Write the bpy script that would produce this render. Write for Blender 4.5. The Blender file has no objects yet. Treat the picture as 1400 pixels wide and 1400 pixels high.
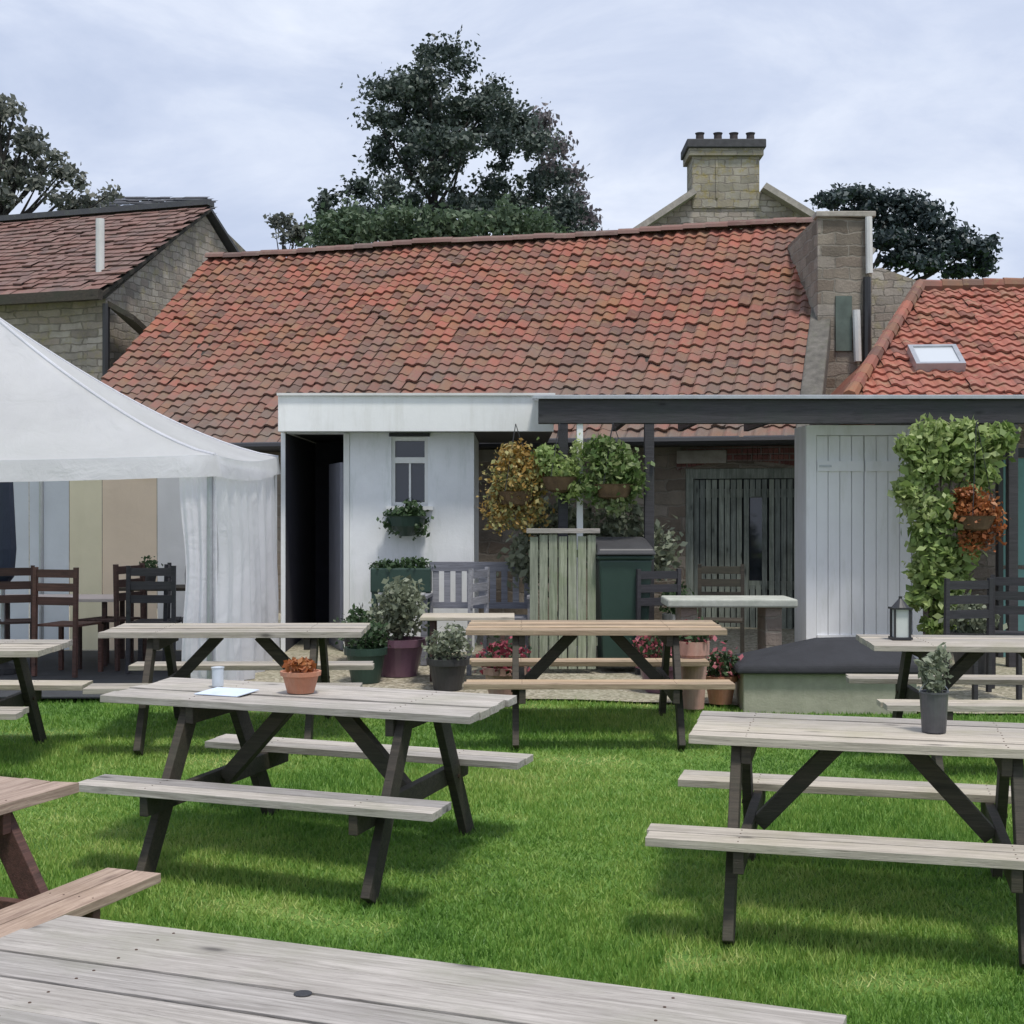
import bpy, bmesh, math, random
import numpy as np
from mathutils import Vector, Matrix, Quaternion

R = math.radians
random.seed(7)
rng = np.random.default_rng(11)
sc = bpy.context.scene
COL = sc.collection
F = 1900.0            # focal length in pixels of the 1400 px photograph
CZ = 1.8              # eye height


def X(px, d): return (px - 700.0) * d / F
def Z(py, d): return CZ + (700.0 - py) * d / F


def gz(x, y):
    """height of the gently rising ground"""
    if y < 4.6: z = -0.0495
    elif y < 5.6:
        t = (y - 4.6); z = -0.0495 + 0.055 * t * t / 2 + 0.0
        z = -0.0495 + 0.0275 * t * t
    elif y < 11.2: z = -0.022 + 0.055 * (y - 5.6)
    else: z = 0.286 + 0.03 * (min(y, 40) - 11.2)
    return z

# ------------------------------------------------------------------ materials
def newmat(name):
    m = bpy.data.materials.new(name); m.use_nodes = True
    nt = m.node_tree; nt.nodes.clear()
    out = nt.nodes.new('ShaderNodeOutputMaterial')
    b = nt.nodes.new('ShaderNodeBsdfPrincipled')
    nt.links.new(b.outputs[0], out.inputs[0])
    return m, nt, b, out

def coords(nt, scale=(1, 1, 1), rnd=True, kind='Object'):
    tc = nt.nodes.new('ShaderNodeTexCoord')
    mp = nt.nodes.new('ShaderNodeMapping'); mp.inputs['Scale'].default_value = scale
    nt.links.new(tc.outputs[kind], mp.inputs[0])
    if rnd:
        oi = nt.nodes.new('ShaderNodeObjectInfo')
        mu = nt.nodes.new('ShaderNodeMath'); mu.operation = 'MULTIPLY'; mu.inputs[1].default_value = 37.0
        nt.links.new(oi.outputs['Random'], mu.inputs[0])
        nt.links.new(mu.outputs[0], mp.inputs['Location'])
    return mp.outputs[0]

def noise(nt, vec, scale, detail=6, rough=0.6, dist=0.0):
    n = nt.nodes.new('ShaderNodeTexNoise')
    n.inputs['Scale'].default_value = scale; n.inputs['Detail'].default_value = detail
    n.inputs['Roughness'].default_value = rough; n.inputs['Distortion'].default_value = dist
    nt.links.new(vec, n.inputs['Vector'])
    return n.outputs[0]

def ramp(nt, fac, stops):
    r = nt.nodes.new('ShaderNodeValToRGB')
    el = r.color_ramp.elements
    while len(el) < len(stops): el.new(0.5)
    for e, (p, c) in zip(el, stops):
        e.position = p; e.color = (*c, 1) if len(c) == 3 else c
    nt.links.new(fac, r.inputs[0])
    return r.outputs[0]

def mix(nt, fac, a, b, mode='MIX'):
    m = nt.nodes.new('ShaderNodeMix'); m.data_type = 'RGBA'; m.blend_type = mode
    for s, v in ((0, fac), (6, a), (7, b)):
        if hasattr(v, 'is_output') or isinstance(v, bpy.types.NodeSocket): nt.links.new(v, m.inputs[s])
        else: m.inputs[s].default_value = v if s == 0 else (*v, 1)
    return m.outputs[2]

def bump(nt, b, h, strength=0.4, dist=0.01):
    n = nt.nodes.new('ShaderNodeBump'); n.inputs['Strength'].default_value = strength
    n.inputs['Distance'].default_value = dist
    nt.links.new(h, n.inputs['Height']); nt.links.new(n.outputs[0], b.inputs['Normal'])

def attr(nt, name):
    a = nt.nodes.new('ShaderNodeAttribute'); a.attribute_name = name
    return a.outputs['Fac']

def wood(name, dark, light, rough=0.75, axis=0, knots=True, stain=(0.10, 0.12, 0.06)):
    m, nt, b, _ = newmat(name)
    s = [22, 22, 22]; s[axis] = 1.3
    v = coords(nt, tuple(s))
    sh = nt.nodes.new('ShaderNodeVectorMath'); sh.operation = 'MULTIPLY_ADD'
    at_ = nt.nodes.new('ShaderNodeAttribute'); at_.attribute_name = 'tone'
    nt.links.new(at_.outputs['Vector'], sh.inputs[0]); sh.inputs[1].default_value = (61, 43, 29)
    nt.links.new(v, sh.inputs[2]); v = sh.outputs[0]
    g = noise(nt, v, 2.2, 9, 0.68, 0.8)
    fine = noise(nt, v, 9.0, 6, 0.7)
    c = ramp(nt, g, [(0.3, dark), (0.5, tuple((a + c) / 2 for a, c in zip(dark, light))), (0.68, light)])
    v2 = coords(nt, (1, 1, 1))
    big = noise(nt, v2, 3.0, 5, 0.65)
    f = ramp(nt, big, [(0.48, (0, 0, 0)), (0.72, (0.6, 0.6, 0.6))])
    c = mix(nt, f, c, stain)
    f2 = ramp(nt, fine, [(0.28, (0.75, 0.75, 0.75)), (0.42, (0, 0, 0))])
    c = mix(nt, f2, c, tuple(x * 0.35 for x in dark))
    ks = [7, 7, 7]; ks[axis] = 2.6
    sk_ = nt.nodes.new('ShaderNodeVectorMath'); sk_.operation = 'MULTIPLY_ADD'
    nt.links.new(at_.outputs['Vector'], sk_.inputs[0]); sk_.inputs[1].default_value = (17, 31, 13)
    nt.links.new(coords(nt, tuple(ks)), sk_.inputs[2])
    kv = nt.nodes.new('ShaderNodeTexVoronoi'); kv.inputs['Scale'].default_value = 1.0; nt.links.new(sk_.outputs[0], kv.inputs['Vector'])
    c = mix(nt, ramp(nt, kv.outputs['Distance'], [(0.05, (0.85, 0.85, 0.85)), (0.12, (0.25, 0.25, 0.25)), (0.2, (0, 0, 0))]), c, tuple(x * 0.3 for x in dark))
    a = attr(nt, 'tone')
    t = ramp(nt, a, [(0.0, (0.66, 0.66, 0.68)), (1.0, (1.06, 1.03, 0.98))])
    c = mix(nt, 1.0, c, t, 'MULTIPLY')
    nt.links.new(c, b.inputs['Base Color']); b.inputs['Roughness'].default_value = rough
    add = nt.nodes.new('ShaderNodeMath'); add.operation = 'ADD'
    nt.links.new(g, add.inputs[0]); nt.links.new(fine, add.inputs[1])
    bump(nt, b, add.outputs[0], 0.6, 0.004)
    return m

def plain(name, col, rough=0.6, var=0.25, scale=6.0, metal=0.0, bmp=0.15, dirt=None, spec=None):
    m, nt, b, _ = newmat(name)
    v = coords(nt)
    n = noise(nt, v, scale, 7, 0.65)
    lo = tuple(c * (1 - var) for c in col); hi = tuple(min(1, c * (1 + var * 0.6)) for c in col)
    c = ramp(nt, n, [(0.3, lo), (0.7, hi)])
    if dirt:
        vs = coords(nt, (3, 3, 0.5))
        n2 = noise(nt, vs, 2.0, 6, 0.7)
        f = ramp(nt, n2, [(0.5, (0, 0, 0)), (0.75, (0.55, 0.55, 0.55))])
        c = mix(nt, f, c, dirt)
    nt.links.new(c, b.inputs['Base Color'])
    b.inputs['Roughness'].default_value = rough; b.inputs['Metallic'].default_value = metal
    if bmp: bump(nt, b, noise(nt, v, scale * 6, 6, 0.7), bmp, 0.01)
    return m

def stone(name, cols, bw=0.34, bh=0.15, mortar=(0.27, 0.24, 0.20), distort=0.13, axis='XZ', lichen=None, rough=0.9):
    m, nt, b, _ = newmat(name)
    tc = nt.nodes.new('ShaderNodeTexCoord')
    sep = nt.nodes.new('ShaderNodeSeparateXYZ'); nt.links.new(tc.outputs['Object'], sep.inputs[0])
    add = nt.nodes.new('ShaderNodeMath'); add.operation = 'ADD'
    nt.links.new(sep.outputs['X'], add.inputs[0]); nt.links.new(sep.outputs['Y'], add.inputs[1])
    cmb = nt.nodes.new('ShaderNodeCombineXYZ')
    nt.links.new(add.outputs[0], cmb.inputs[0]); nt.links.new(sep.outputs['Z'], cmb.inputs[1])
    nz = nt.nodes.new('ShaderNodeTexNoise'); nz.inputs['Scale'].default_value = 4.0; nz.inputs['Detail'].default_value = 4
    nt.links.new(cmb.outputs[0], nz.inputs['Vector'])
    vm = nt.nodes.new('ShaderNodeVectorMath'); vm.operation = 'SCALE'; vm.inputs['Scale'].default_value = distort
    nt.links.new(nz.outputs['Color'], vm.inputs[0])
    va = nt.nodes.new('ShaderNodeVectorMath'); va.operation = 'ADD'
    nt.links.new(cmb.outputs[0], va.inputs[0]); nt.links.new(vm.outputs[0], va.inputs[1])
    br = nt.nodes.new('ShaderNodeTexBrick')
    br.inputs['Scale'].default_value = 1.0; br.inputs['Brick Width'].default_value = bw
    br.inputs['Row Height'].default_value = bh; br.inputs['Mortar Size'].default_value = 0.012
    br.inputs['Mortar Smooth'].default_value = 0.4; br.inputs['Bias'].default_value = 0.0
    br.inputs['Color1'].default_value = (0, 0, 0, 1); br.inputs['Color2'].default_value = (1, 1, 1, 1)
    br.inputs['Mortar'].default_value = (0.5, 0.5, 0.5, 1)
    nt.links.new(va.outputs[0], br.inputs['Vector'])
    n = len(cols)
    c = ramp(nt, br.outputs['Color'], [(i / (n - 1), cc) for i, cc in enumerate(cols)])
    c = mix(nt, br.outputs['Fac'], c, mortar)
    big = noise(nt, tc.outputs['Object'], 2.5, 8, 0.7)
    t = ramp(nt, big, [(0.3, (0.6, 0.6, 0.6)), (0.7, (1.1, 1.1, 1.1))])
    c = mix(nt, 1.0, c, t, 'MULTIPLY')
    if lichen:
        f = ramp(nt, noise(nt, tc.outputs['Object'], 5.5, 8, 0.75), [(0.52, (0, 0, 0)), (0.66, (0.8, 0.8, 0.8))])
        c = mix(nt, f, c, lichen)
    nt.links.new(c, b.inputs['Base Color']); b.inputs['Roughness'].default_value = rough
    inv = nt.nodes.new('ShaderNodeMath'); inv.operation = 'SUBTRACT'; inv.inputs[0].default_value = 1.0
    nt.links.new(br.outputs['Fac'], inv.inputs[1])
    fn = noise(nt, tc.outputs['Object'], 30, 6, 0.7)
    ad = nt.nodes.new('ShaderNodeMath'); ad.operation = 'ADD'
    nt.links.new(inv.outputs[0], ad.inputs[0]); nt.links.new(fn, ad.inputs[1])
    bump(nt, b, ad.outputs[0], 0.7, 0.02)
    return m

def tiles_mat(name, cols, lichen=(0.22, 0.19, 0.14), amount=0.5, grey=(0.16, 0.13, 0.12), low=0.0):
    m, nt, b, _ = newmat(name)
    tc = nt.nodes.new('ShaderNodeTexCoord')
    n = len(cols)
    c = ramp(nt, attr(nt, 'tone'), [(i / (n - 1), cc) for i, cc in enumerate(cols)])
    big = noise(nt, tc.outputs['Object'], 0.9, 8, 0.72, 0.4)
    f = ramp(nt, big, [(0.42, (0, 0, 0)), (0.66, (amount, amount, amount))])
    c = mix(nt, f, c, grey)
    med = noise(nt, tc.outputs['Object'], 7.0, 8, 0.75)
    f = ramp(nt, med, [(0.52, (0, 0, 0)), (0.64, (0.75, 0.75, 0.75))])
    c = mix(nt, f, c, lichen)
    if low:
        # lichen and soot grown over the lower courses ('low' = 1 at the eaves)
        ml = nt.nodes.new('ShaderNodeMath'); ml.operation = 'MULTIPLY'; ml.use_clamp = True
        nt.links.new(attr(nt, 'low'), ml.inputs[0])
        nt.links.new(ramp(nt, noise(nt, tc.outputs['Object'], 2.2, 7, 0.7), [(0.35, (0.3, 0.3, 0.3)), (0.62, (low, low, low))]), ml.inputs[1])
        c = mix(nt, ml.outputs[0], c, (0.16, 0.13, 0.11))
    nt.links.new(c, b.inputs['Base Color']); b.inputs['Roughness'].default_value = 0.85
    bump(nt, b, noise(nt, tc.outputs['Object'], 45, 6, 0.7), 0.5, 0.01)
    return m

def leafmat(name, cols, trans=0.35, rough=0.55):
    m, nt, b, out = newmat(name)
    n = len(cols)
    c = ramp(nt, attr(nt, 'tone'), [(i / (n - 1), cc) for i, cc in enumerate(cols)])
    nt.links.new(c, b.inputs['Base Color']); b.inputs['Roughness'].default_value = rough
    tr = nt.nodes.new('ShaderNodeBsdfTranslucent'); nt.links.new(c, tr.inputs[0])
    ms = nt.nodes.new('ShaderNodeMixShader'); ms.inputs[0].default_value = trans
    nt.links.new(b.outputs[0], ms.inputs[1]); nt.links.new(tr.outputs[0], ms.inputs[2])
    nt.links.new(ms.outputs[0], out.inputs[0])
    return m

def fabric(name, col, trans=0.4, var=0.06, stain=None):
    m, nt, b, out = newmat(name)
    v = coords(nt)
    c = ramp(nt, noise(nt, v, 1.6, 6, 0.6), [(0.3, tuple(x * (1 - var * 2) for x in col)), (0.7, col)])
    if stain:
        f = ramp(nt, noise(nt, v, 1.1, 3, 0.5), [(0.5, (0, 0, 0)), (0.7, (0.5, 0.5, 0.5))])
        c = mix(nt, f, c, stain)
    nt.links.new(c, b.inputs['Base Color']); b.inputs['Roughness'].default_value = 0.7
    tr = nt.nodes.new('ShaderNodeBsdfTranslucent'); nt.links.new(c, tr.inputs[0])
    ms = nt.nodes.new('ShaderNodeMixShader'); ms.inputs[0].default_value = trans
    nt.links.new(b.outputs[0], ms.inputs[1]); nt.links.new(tr.outputs[0], ms.inputs[2])
    nt.links.new(ms.outputs[0], out.inputs[0])
    bump(nt, b, noise(nt, v, 3, 6, 0.6, 1.2), 0.55, 0.04)
    return m

def glass(name, col=(0.03, 0.035, 0.045)):
    m, nt, b, _ = newmat(name)
    b.inputs['Base Color'].default_value = (*col, 1); b.inputs['Roughness'].default_value = 0.06
    b.inputs['Specular IOR Level'].default_value = 0.8
    v = coords(nt); bump(nt, b, noise(nt, v, 2.5, 2, 0.5), 0.08, 0.02)
    return m

W_GREY = wood('weathered grey timber', (0.24, 0.22, 0.20), (0.56, 0.53, 0.50), stain=(0.30, 0.30, 0.24))
W_SILV = wood('silvered timber', (0.30, 0.27, 0.23), (0.62, 0.57, 0.50), stain=(0.36, 0.34, 0.24))
W_TAN = wood('tan timber', (0.28, 0.20, 0.13), (0.60, 0.46, 0.32), stain=(0.34, 0.28, 0.18))
W_RED = wood('reddish timber', (0.22, 0.15, 0.12), (0.54, 0.42, 0.34), stain=(0.28, 0.20, 0.14))
W_LEG = wood('dark shaded timber', (0.028, 0.024, 0.018), (0.085, 0.07, 0.052), stain=(0.04, 0.05, 0.03))  # leg timber below its true tone; shade under the tables is in the colour
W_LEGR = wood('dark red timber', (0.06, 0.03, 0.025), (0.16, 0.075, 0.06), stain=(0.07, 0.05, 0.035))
W_DARK = wood('black stained beam', (0.020, 0.019, 0.024), (0.055, 0.052, 0.062), stain=(0.03, 0.04, 0.035), rough=0.6)
W_GREEN = wood('green grey boards', (0.14, 0.16, 0.12), (0.40, 0.44, 0.34), axis=2, stain=(0.16, 0.22, 0.10))
W_SAGE = wood('sage boards', (0.17, 0.20, 0.175), (0.42, 0.47, 0.42), axis=2, stain=(0.10, 0.11, 0.10))
W_BLUE = wood('blue grey timber', (0.16, 0.17, 0.20), (0.38, 0.39, 0.44), stain=(0.22, 0.22, 0.24))
W_BROWN = wood('brown chair timber', (0.03, 0.018, 0.016), (0.10, 0.05, 0.042), stain=(0.07, 0.04, 0.03))
WHITE = plain('white masonry paint', (0.82, 0.84, 0.86), 0.7, 0.08, 3.0, dirt=(0.46, 0.52, 0.48), bmp=0.25)
WFASC = plain('white fascia paint', (0.78, 0.79, 0.78), 0.55, 0.06, 3.0, dirt=(0.58, 0.58, 0.54))
WDOOR = plain('white door paint', (0.82, 0.83, 0.86), 0.55, 0.06, 2.0, dirt=(0.50, 0.52, 0.46))
GREYP = plain('grey door paint', (0.30, 0.31, 0.37), 0.5, 0.1)
DARKIN = plain('dark interior shade', (0.035, 0.035, 0.05), 0.9, 0.2)  # near-black inner faces; the shade inside the doorways is put into the colour
STONE = stone('rubble stone', [(0.16, 0.13, 0.10), (0.30, 0.26, 0.21), (0.22, 0.17, 0.13), (0.38, 0.34, 0.29)])
STONEL = stone('pale rubble stone', bw=.27, bh=.12, cols= [(0.30, 0.26, 0.22), (0.44, 0.40, 0.34), (0.36, 0.30, 0.25), (0.52, 0.47, 0.41)], lichen=(0.34, 0.30, 0.17))
STONEB = stone('brown stone', [(0.20, 0.16, 0.13), (0.33, 0.28, 0.24), (0.27, 0.21, 0.18), (0.38, 0.33, 0.29)], 0.3, 0.13)
CHIM = stone('lichened chimney stone', [(0.28, 0.26, 0.20), (0.42, 0.39, 0.32), (0.34, 0.30, 0.22)], 0.32, 0.16, lichen=(0.30, 0.24, 0.06))
BRICK = stone('red brick', [(0.26, 0.10, 0.09), (0.34, 0.15, 0.13), (0.22, 0.09, 0.08)], 0.215, 0.075, mortar=(0.30, 0.24, 0.22), distort=0.01)
COPING = plain('stone coping', (0.36, 0.33, 0.29), 0.9, 0.3, 8, dirt=(0.18, 0.19, 0.13), bmp=0.4)
TILE = tiles_mat('old red pantiles', [(0.11, 0.048, 0.034), (0.23, 0.078, 0.052), (0.32, 0.10, 0.068), (0.24, 0.11, 0.055), (0.15, 0.07, 0.05)], lichen=(0.22, 0.145, 0.08), amount=0.75, grey=(0.13, 0.095, 0.08), low=1.0)
TILER = tiles_mat('orange red pantiles', [(0.18, 0.065, 0.045), (0.30, 0.095, 0.065), (0.37, 0.12, 0.08), (0.26, 0.11, 0.065)], lichen=(0.29, 0.19, 0.12), amount=0.35)
TILEB = tiles_mat('brown plain tiles', [(0.11, 0.062, 0.054), (0.17, 0.088, 0.074), (0.21, 0.11, 0.09), (0.15, 0.08, 0.066)], lichen=(0.20, 0.15, 0.12), amount=0.5)
SLATE = tiles_mat('dark slates', [(0.04, 0.045, 0.055), (0.07, 0.075, 0.09), (0.055, 0.06, 0.065)], lichen=(0.10, 0.11, 0.10), amount=0.2)
GLASS = glass('window glass')
GLASSL = glass('skylight glass', (0.10, 0.12, 0.15))
METAL = plain('galvanised metal', (0.45, 0.46, 0.48), 0.4, 0.15, 8, metal=0.7)
RUSTM = plain('rusted steel', (0.09, 0.055, 0.04), 0.7, 0.3, 20, metal=0.4)
BLACK = plain('black metal', (0.025, 0.025, 0.028), 0.45, 0.2)
PIPE = plain('pale grey plastic pipe', (0.62, 0.62, 0.60), 0.5, 0.1)
TERRA = plain('terracotta', (0.46, 0.20, 0.12), 0.85, 0.25, 9, dirt=(0.5, 0.36, 0.28))
TERRAP = plain('faded pink terracotta', (0.50, 0.29, 0.24), 0.85, 0.2, 9, dirt=(0.5, 0.42, 0.36))
PURPLE = plain('purple glazed pot', (0.17, 0.09, 0.13), 0.35, 0.25, 5)
BIN = plain('dark green plastic', (0.025, 0.055, 0.042), 0.45, 0.15, 4)
LID = plain('charcoal plastic', (0.045, 0.045, 0.048), 0.5, 0.2, 4)
TARP = plain('dark slate cover', (0.024, 0.025, 0.030), 0.85, 0.35, 3, bmp=0.5)
RENDER = plain('pale render', (0.40, 0.39, 0.31), 0.9, 0.18, 5, dirt=(0.27, 0.29, 0.20), bmp=0.4)
SLAB = plain('pale stone slab', (0.42, 0.43, 0.38), 0.85, 0.2, 7, dirt=(0.28, 0.31, 0.24), bmp=0.4)
TEAL = plain('teal paint', (0.12, 0.27, 0.26), 0.55, 0.15, 3)
NAVY = fabric('navy canvas', (0.02, 0.03, 0.06), 0.05)
PAPER = plain('pale blue paper', (0.62, 0.70, 0.82), 0.5, 0.12, 9)
CLOTH = fabric('pale cloth', (0.62, 0.55, 0.54), 0.1)
TENT = fabric('white marquee canvas', (0.88, 0.88, 0.90), 0.6)
TENTC = fabric('white curtain canvas', (0.88, 0.88, 0.92), 0.5)
TENTW = fabric('translucent wall canvas', (0.84, 0.85, 0.86), 0.7)
TENTY = fabric('cream glow canvas', (0.84, 0.80, 0.60), 0.7)  # cream tint paints the warm glow inside the marquee onto its rear wall
TENTO = fabric('peach glow canvas', (0.84, 0.71, 0.56), 0.7)  # peach tint, the same interior glow put into the canvas colour
TENTB = fabric('pale blue wall canvas', (0.70, 0.77, 0.84), 0.7)
POLY = fabric('clouded roofing sheet', (0.70, 0.72, 0.74), 0.65)
BARKD = plain('dark bark', (0.04, 0.036, 0.032), 0.95, 0.4, 12, bmp=0.8)
BARK = plain('bark', (0.09, 0.07, 0.055), 0.95, 0.4, 12, bmp=0.8)
EARTH = plain('potting soil', (0.05, 0.035, 0.025), 0.95, 0.4, 20, bmp=0.6)
BUCKET = plain('dark zinc', (0.10, 0.10, 0.11), 0.4, 0.3, 8, metal=0.5)

L_DARK = leafmat('dark evergreen leaves', [(0.022, 0.036, 0.030), (0.042, 0.062, 0.050), (0.075, 0.10, 0.08), (0.16, 0.19, 0.155)], 0.2)
L_CEDAR = leafmat('blue green needles', [(0.018, 0.032, 0.034), (0.034, 0.054, 0.056), (0.062, 0.088, 0.086)], 0.12)
L_MID = leafmat('mid green leaves', [(0.05, 0.09, 0.045), (0.10, 0.15, 0.08), (0.17, 0.22, 0.14)], 0.3)
L_GREY = leafmat('grey purple twigs and leaves', [(0.10, 0.085, 0.095), (0.16, 0.14, 0.15), (0.22, 0.20, 0.20)], 0.3)
L_WISP = leafmat('grey green leaves', [(0.08, 0.095, 0.08), (0.15, 0.16, 0.135), (0.23, 0.24, 0.20)], 0.3)
L_LIME = leafmat('yellow green leaves', [(0.10, 0.17, 0.04), (0.22, 0.32, 0.09), (0.36, 0.45, 0.17), (0.52, 0.58, 0.30)], 0.4)
L_FRESH = leafmat('fresh green leaves', [(0.05, 0.10, 0.02), (0.12, 0.20, 0.05), (0.26, 0.32, 0.14), (0.36, 0.40, 0.24)], 0.4)
L_ORANGE = leafmat('bronze leaves', [(0.10, 0.07, 0.02), (0.28, 0.16, 0.03), (0.42, 0.26, 0.07), (0.36, 0.34, 0.14), (0.16, 0.20, 0.06)], 0.3)
L_RUST = leafmat('rust leaves', [(0.12, 0.05, 0.02), (0.36, 0.11, 0.03), (0.42, 0.20, 0.08)], 0.3)
L_BOX = leafmat('box leaves', [(0.022, 0.045, 0.02), (0.04, 0.08, 0.03), (0.07, 0.12, 0.05)], 0.25)
L_SAGE = leafmat('sage leaves', [(0.12, 0.14, 0.09), (0.22, 0.25, 0.17), (0.33, 0.36, 0.27)], 0.3)
L_FLOW = leafmat('red pink petals', [(0.20, 0.03, 0.05), (0.38, 0.07, 0.10), (0.50, 0.20, 0.22)], 0.3)

# ------------------------------------------------------------------ mesh helpers
class MB:
    def __init__(s): s.v = []; s.f = []; s.t = []; s.low = []
    def add(s, vs, fs, tone=None):
        o = len(s.v); s.v += [tuple(p) for p in vs]
        t = random.random() if tone is None else tone
        for f in fs: s.f.append(tuple(i + o for i in f)); s.t.append(t)
        return s
    def box(s, x0, x1, y0, y1, z0, z1, tone=None, M=None):
        vs = [Vector(p) for p in ((x0, y0, z0), (x1, y0, z0), (x1, y1, z0), (x0, y1, z0), (x0, y0, z1), (x1, y0, z1), (x1, y1, z1), (x0, y1, z1))]
        if M: vs = [M @ p for p in vs]
        return s.add(vs, [(0, 3, 2, 1), (4, 5, 6, 7), (0, 1, 5, 4), (1, 2, 6, 5), (2, 3, 7, 6), (3, 0, 4, 7)], tone)
    def bar(s, a, b, w, h, up=(0, 0, 1), tone=None):
        a, b = Vector(a), Vector(b); d = (b - a).normalized(); u = Vector(up)
        side = d.cross(u)
        if side.length < 1e-4: side = d.cross(Vector((1, 0, 0)))
        side.normalize(); u = side.cross(d).normalized()
        vs = []
        for p in (a, b):
            for i, j in ((-1, -1), (1, -1), (1, 1), (-1, 1)): vs.append(p + side * i * w / 2 + u * j * h / 2)
        return s.add(vs, [(0, 1, 2, 3), (7, 6, 5, 4), (0, 4, 5, 1), (1, 5, 6, 2), (2, 6, 7, 3), (3, 7, 4, 0)], tone)
    def tube(s, pts, rad, n=8, caps=True, tone=None):
        pts = [Vector(p) for p in pts]; vs = []; fs = []
        if not hasattr(rad, '__len__'): rad = [rad] * len(pts)
        for i, p in enumerate(pts):
            d = (pts[min(i + 1, len(pts) - 1)] - pts[max(i - 1, 0)]).normalized()
            a = d.cross(Vector((0, 0, 1)))
            if a.length < 0.05: a = d.cross(Vector((1, 0, 0)))
            a.normalize(); c = d.cross(a)
            for k in range(n):
                th = 2 * math.pi * k / n
                vs.append(p + (a * math.cos(th) + c * math.sin(th)) * rad[i])
        for i in range(len(pts) - 1):
            for k in range(n):
                fs.append((i * n + k, i * n + (k + 1) % n, (i + 1) * n + (k + 1) % n, (i + 1) * n + k))
        if caps:
            fs.append(tuple(range(n - 1, -1, -1))); fs.append(tuple((len(pts) - 1) * n + k for k in range(n)))
        return s.add(vs, fs, tone)
    def lathe(s, prof, c=(0, 0, 0), n=20, tone=None):
        vs = []; fs = []
        for r, z in prof:
            for k in range(n):
                th = 2 * math.pi * k / n
                vs.append((c[0] + r * math.cos(th), c[1] + r * math.sin(th), c[2] + z))
        for i in range(len(prof) - 1):
            for k in range(n): fs.append((i * n + k, i * n + (k + 1) % n, (i + 1) * n + (k + 1) % n, (i + 1) * n + k))
        fs.append(tuple(range(n - 1, -1, -1))); fs.append(tuple((len(prof) - 1) * n + k for k in range(n)))
        return s.add(vs, fs, tone)
    def poly(s, pts, tone=None): return s.add(pts, [tuple(range(len(pts)))], tone)
    def slab(s, pts, vec, tone=None):
        n = len(pts); v = Vector(vec)
        a = [Vector(p) for p in pts]; b = [p + v for p in a]
        fs = [tuple(range(n - 1, -1, -1)), tuple(range(n, 2 * n))]
        for i in range(n): fs.append((i, (i + 1) % n, n + (i + 1) % n, n + i))
        return s.add(a + b, fs, tone)
    def build(s, name, mat, parent=None, smooth=False, bevel=0.0, loc=None, mat2=None):
        me = bpy.data.meshes.new(name); me.from_pydata(s.v, [], s.f); me.update()
        bm = bmesh.new(); bm.from_mesh(me)
        if len(s.f) < 60000: bmesh.ops.recalc_face_normals(bm, faces=bm.faces)
        bm.to_mesh(me); bm.free()
        at = me.attributes.new('tone', 'FLOAT', 'FACE'); at.data.foreach_set('value', s.t)
        if s.low and len(s.low) == len(s.f):
            a2 = me.attributes.new('low', 'FLOAT', 'FACE'); a2.data.foreach_set('value', s.low)
        me.materials.append(mat)
        if mat2:
            me.materials.append(mat2); me.polygons.foreach_set('material_index', [1 if q < 0 else 0 for q in s.t])
        if smooth: me.polygons.foreach_set('use_smooth', [True] * len(me.polygons))
        o = bpy.data.objects.new(name, me); COL.objects.link(o)
        if parent: o.parent = parent
        if loc: o.location = loc
        if bevel:
            b = o.modifiers.new('bevel', 'BEVEL'); b.width = bevel; b.segments = 2; b.limit_method = 'ANGLE'
        return o

def thing(name, label, cat, loc=(0, 0, 0), rz=0.0, group=None, slope=False):
    o = bpy.data.objects.new(name, None); COL.objects.link(o); o.empty_display_size = 0.2
    o.location = loc
    if slope:
        n = Vector((0, -0.02, 1)).normalized()
        q = Vector((0, 0, 1)).rotation_difference(n) @ Quaternion((0, 0, 1), rz)
        o.rotation_mode = 'QUATERNION'; o.rotation_quaternion = q
    else: o.rotation_euler = (0, 0, rz)
    return tag(o, label, cat, group)

def tag(o, label, cat, group=None):
    o['label'] = label; o['category'] = cat
    if group: o['group'] = group
    return o

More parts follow.
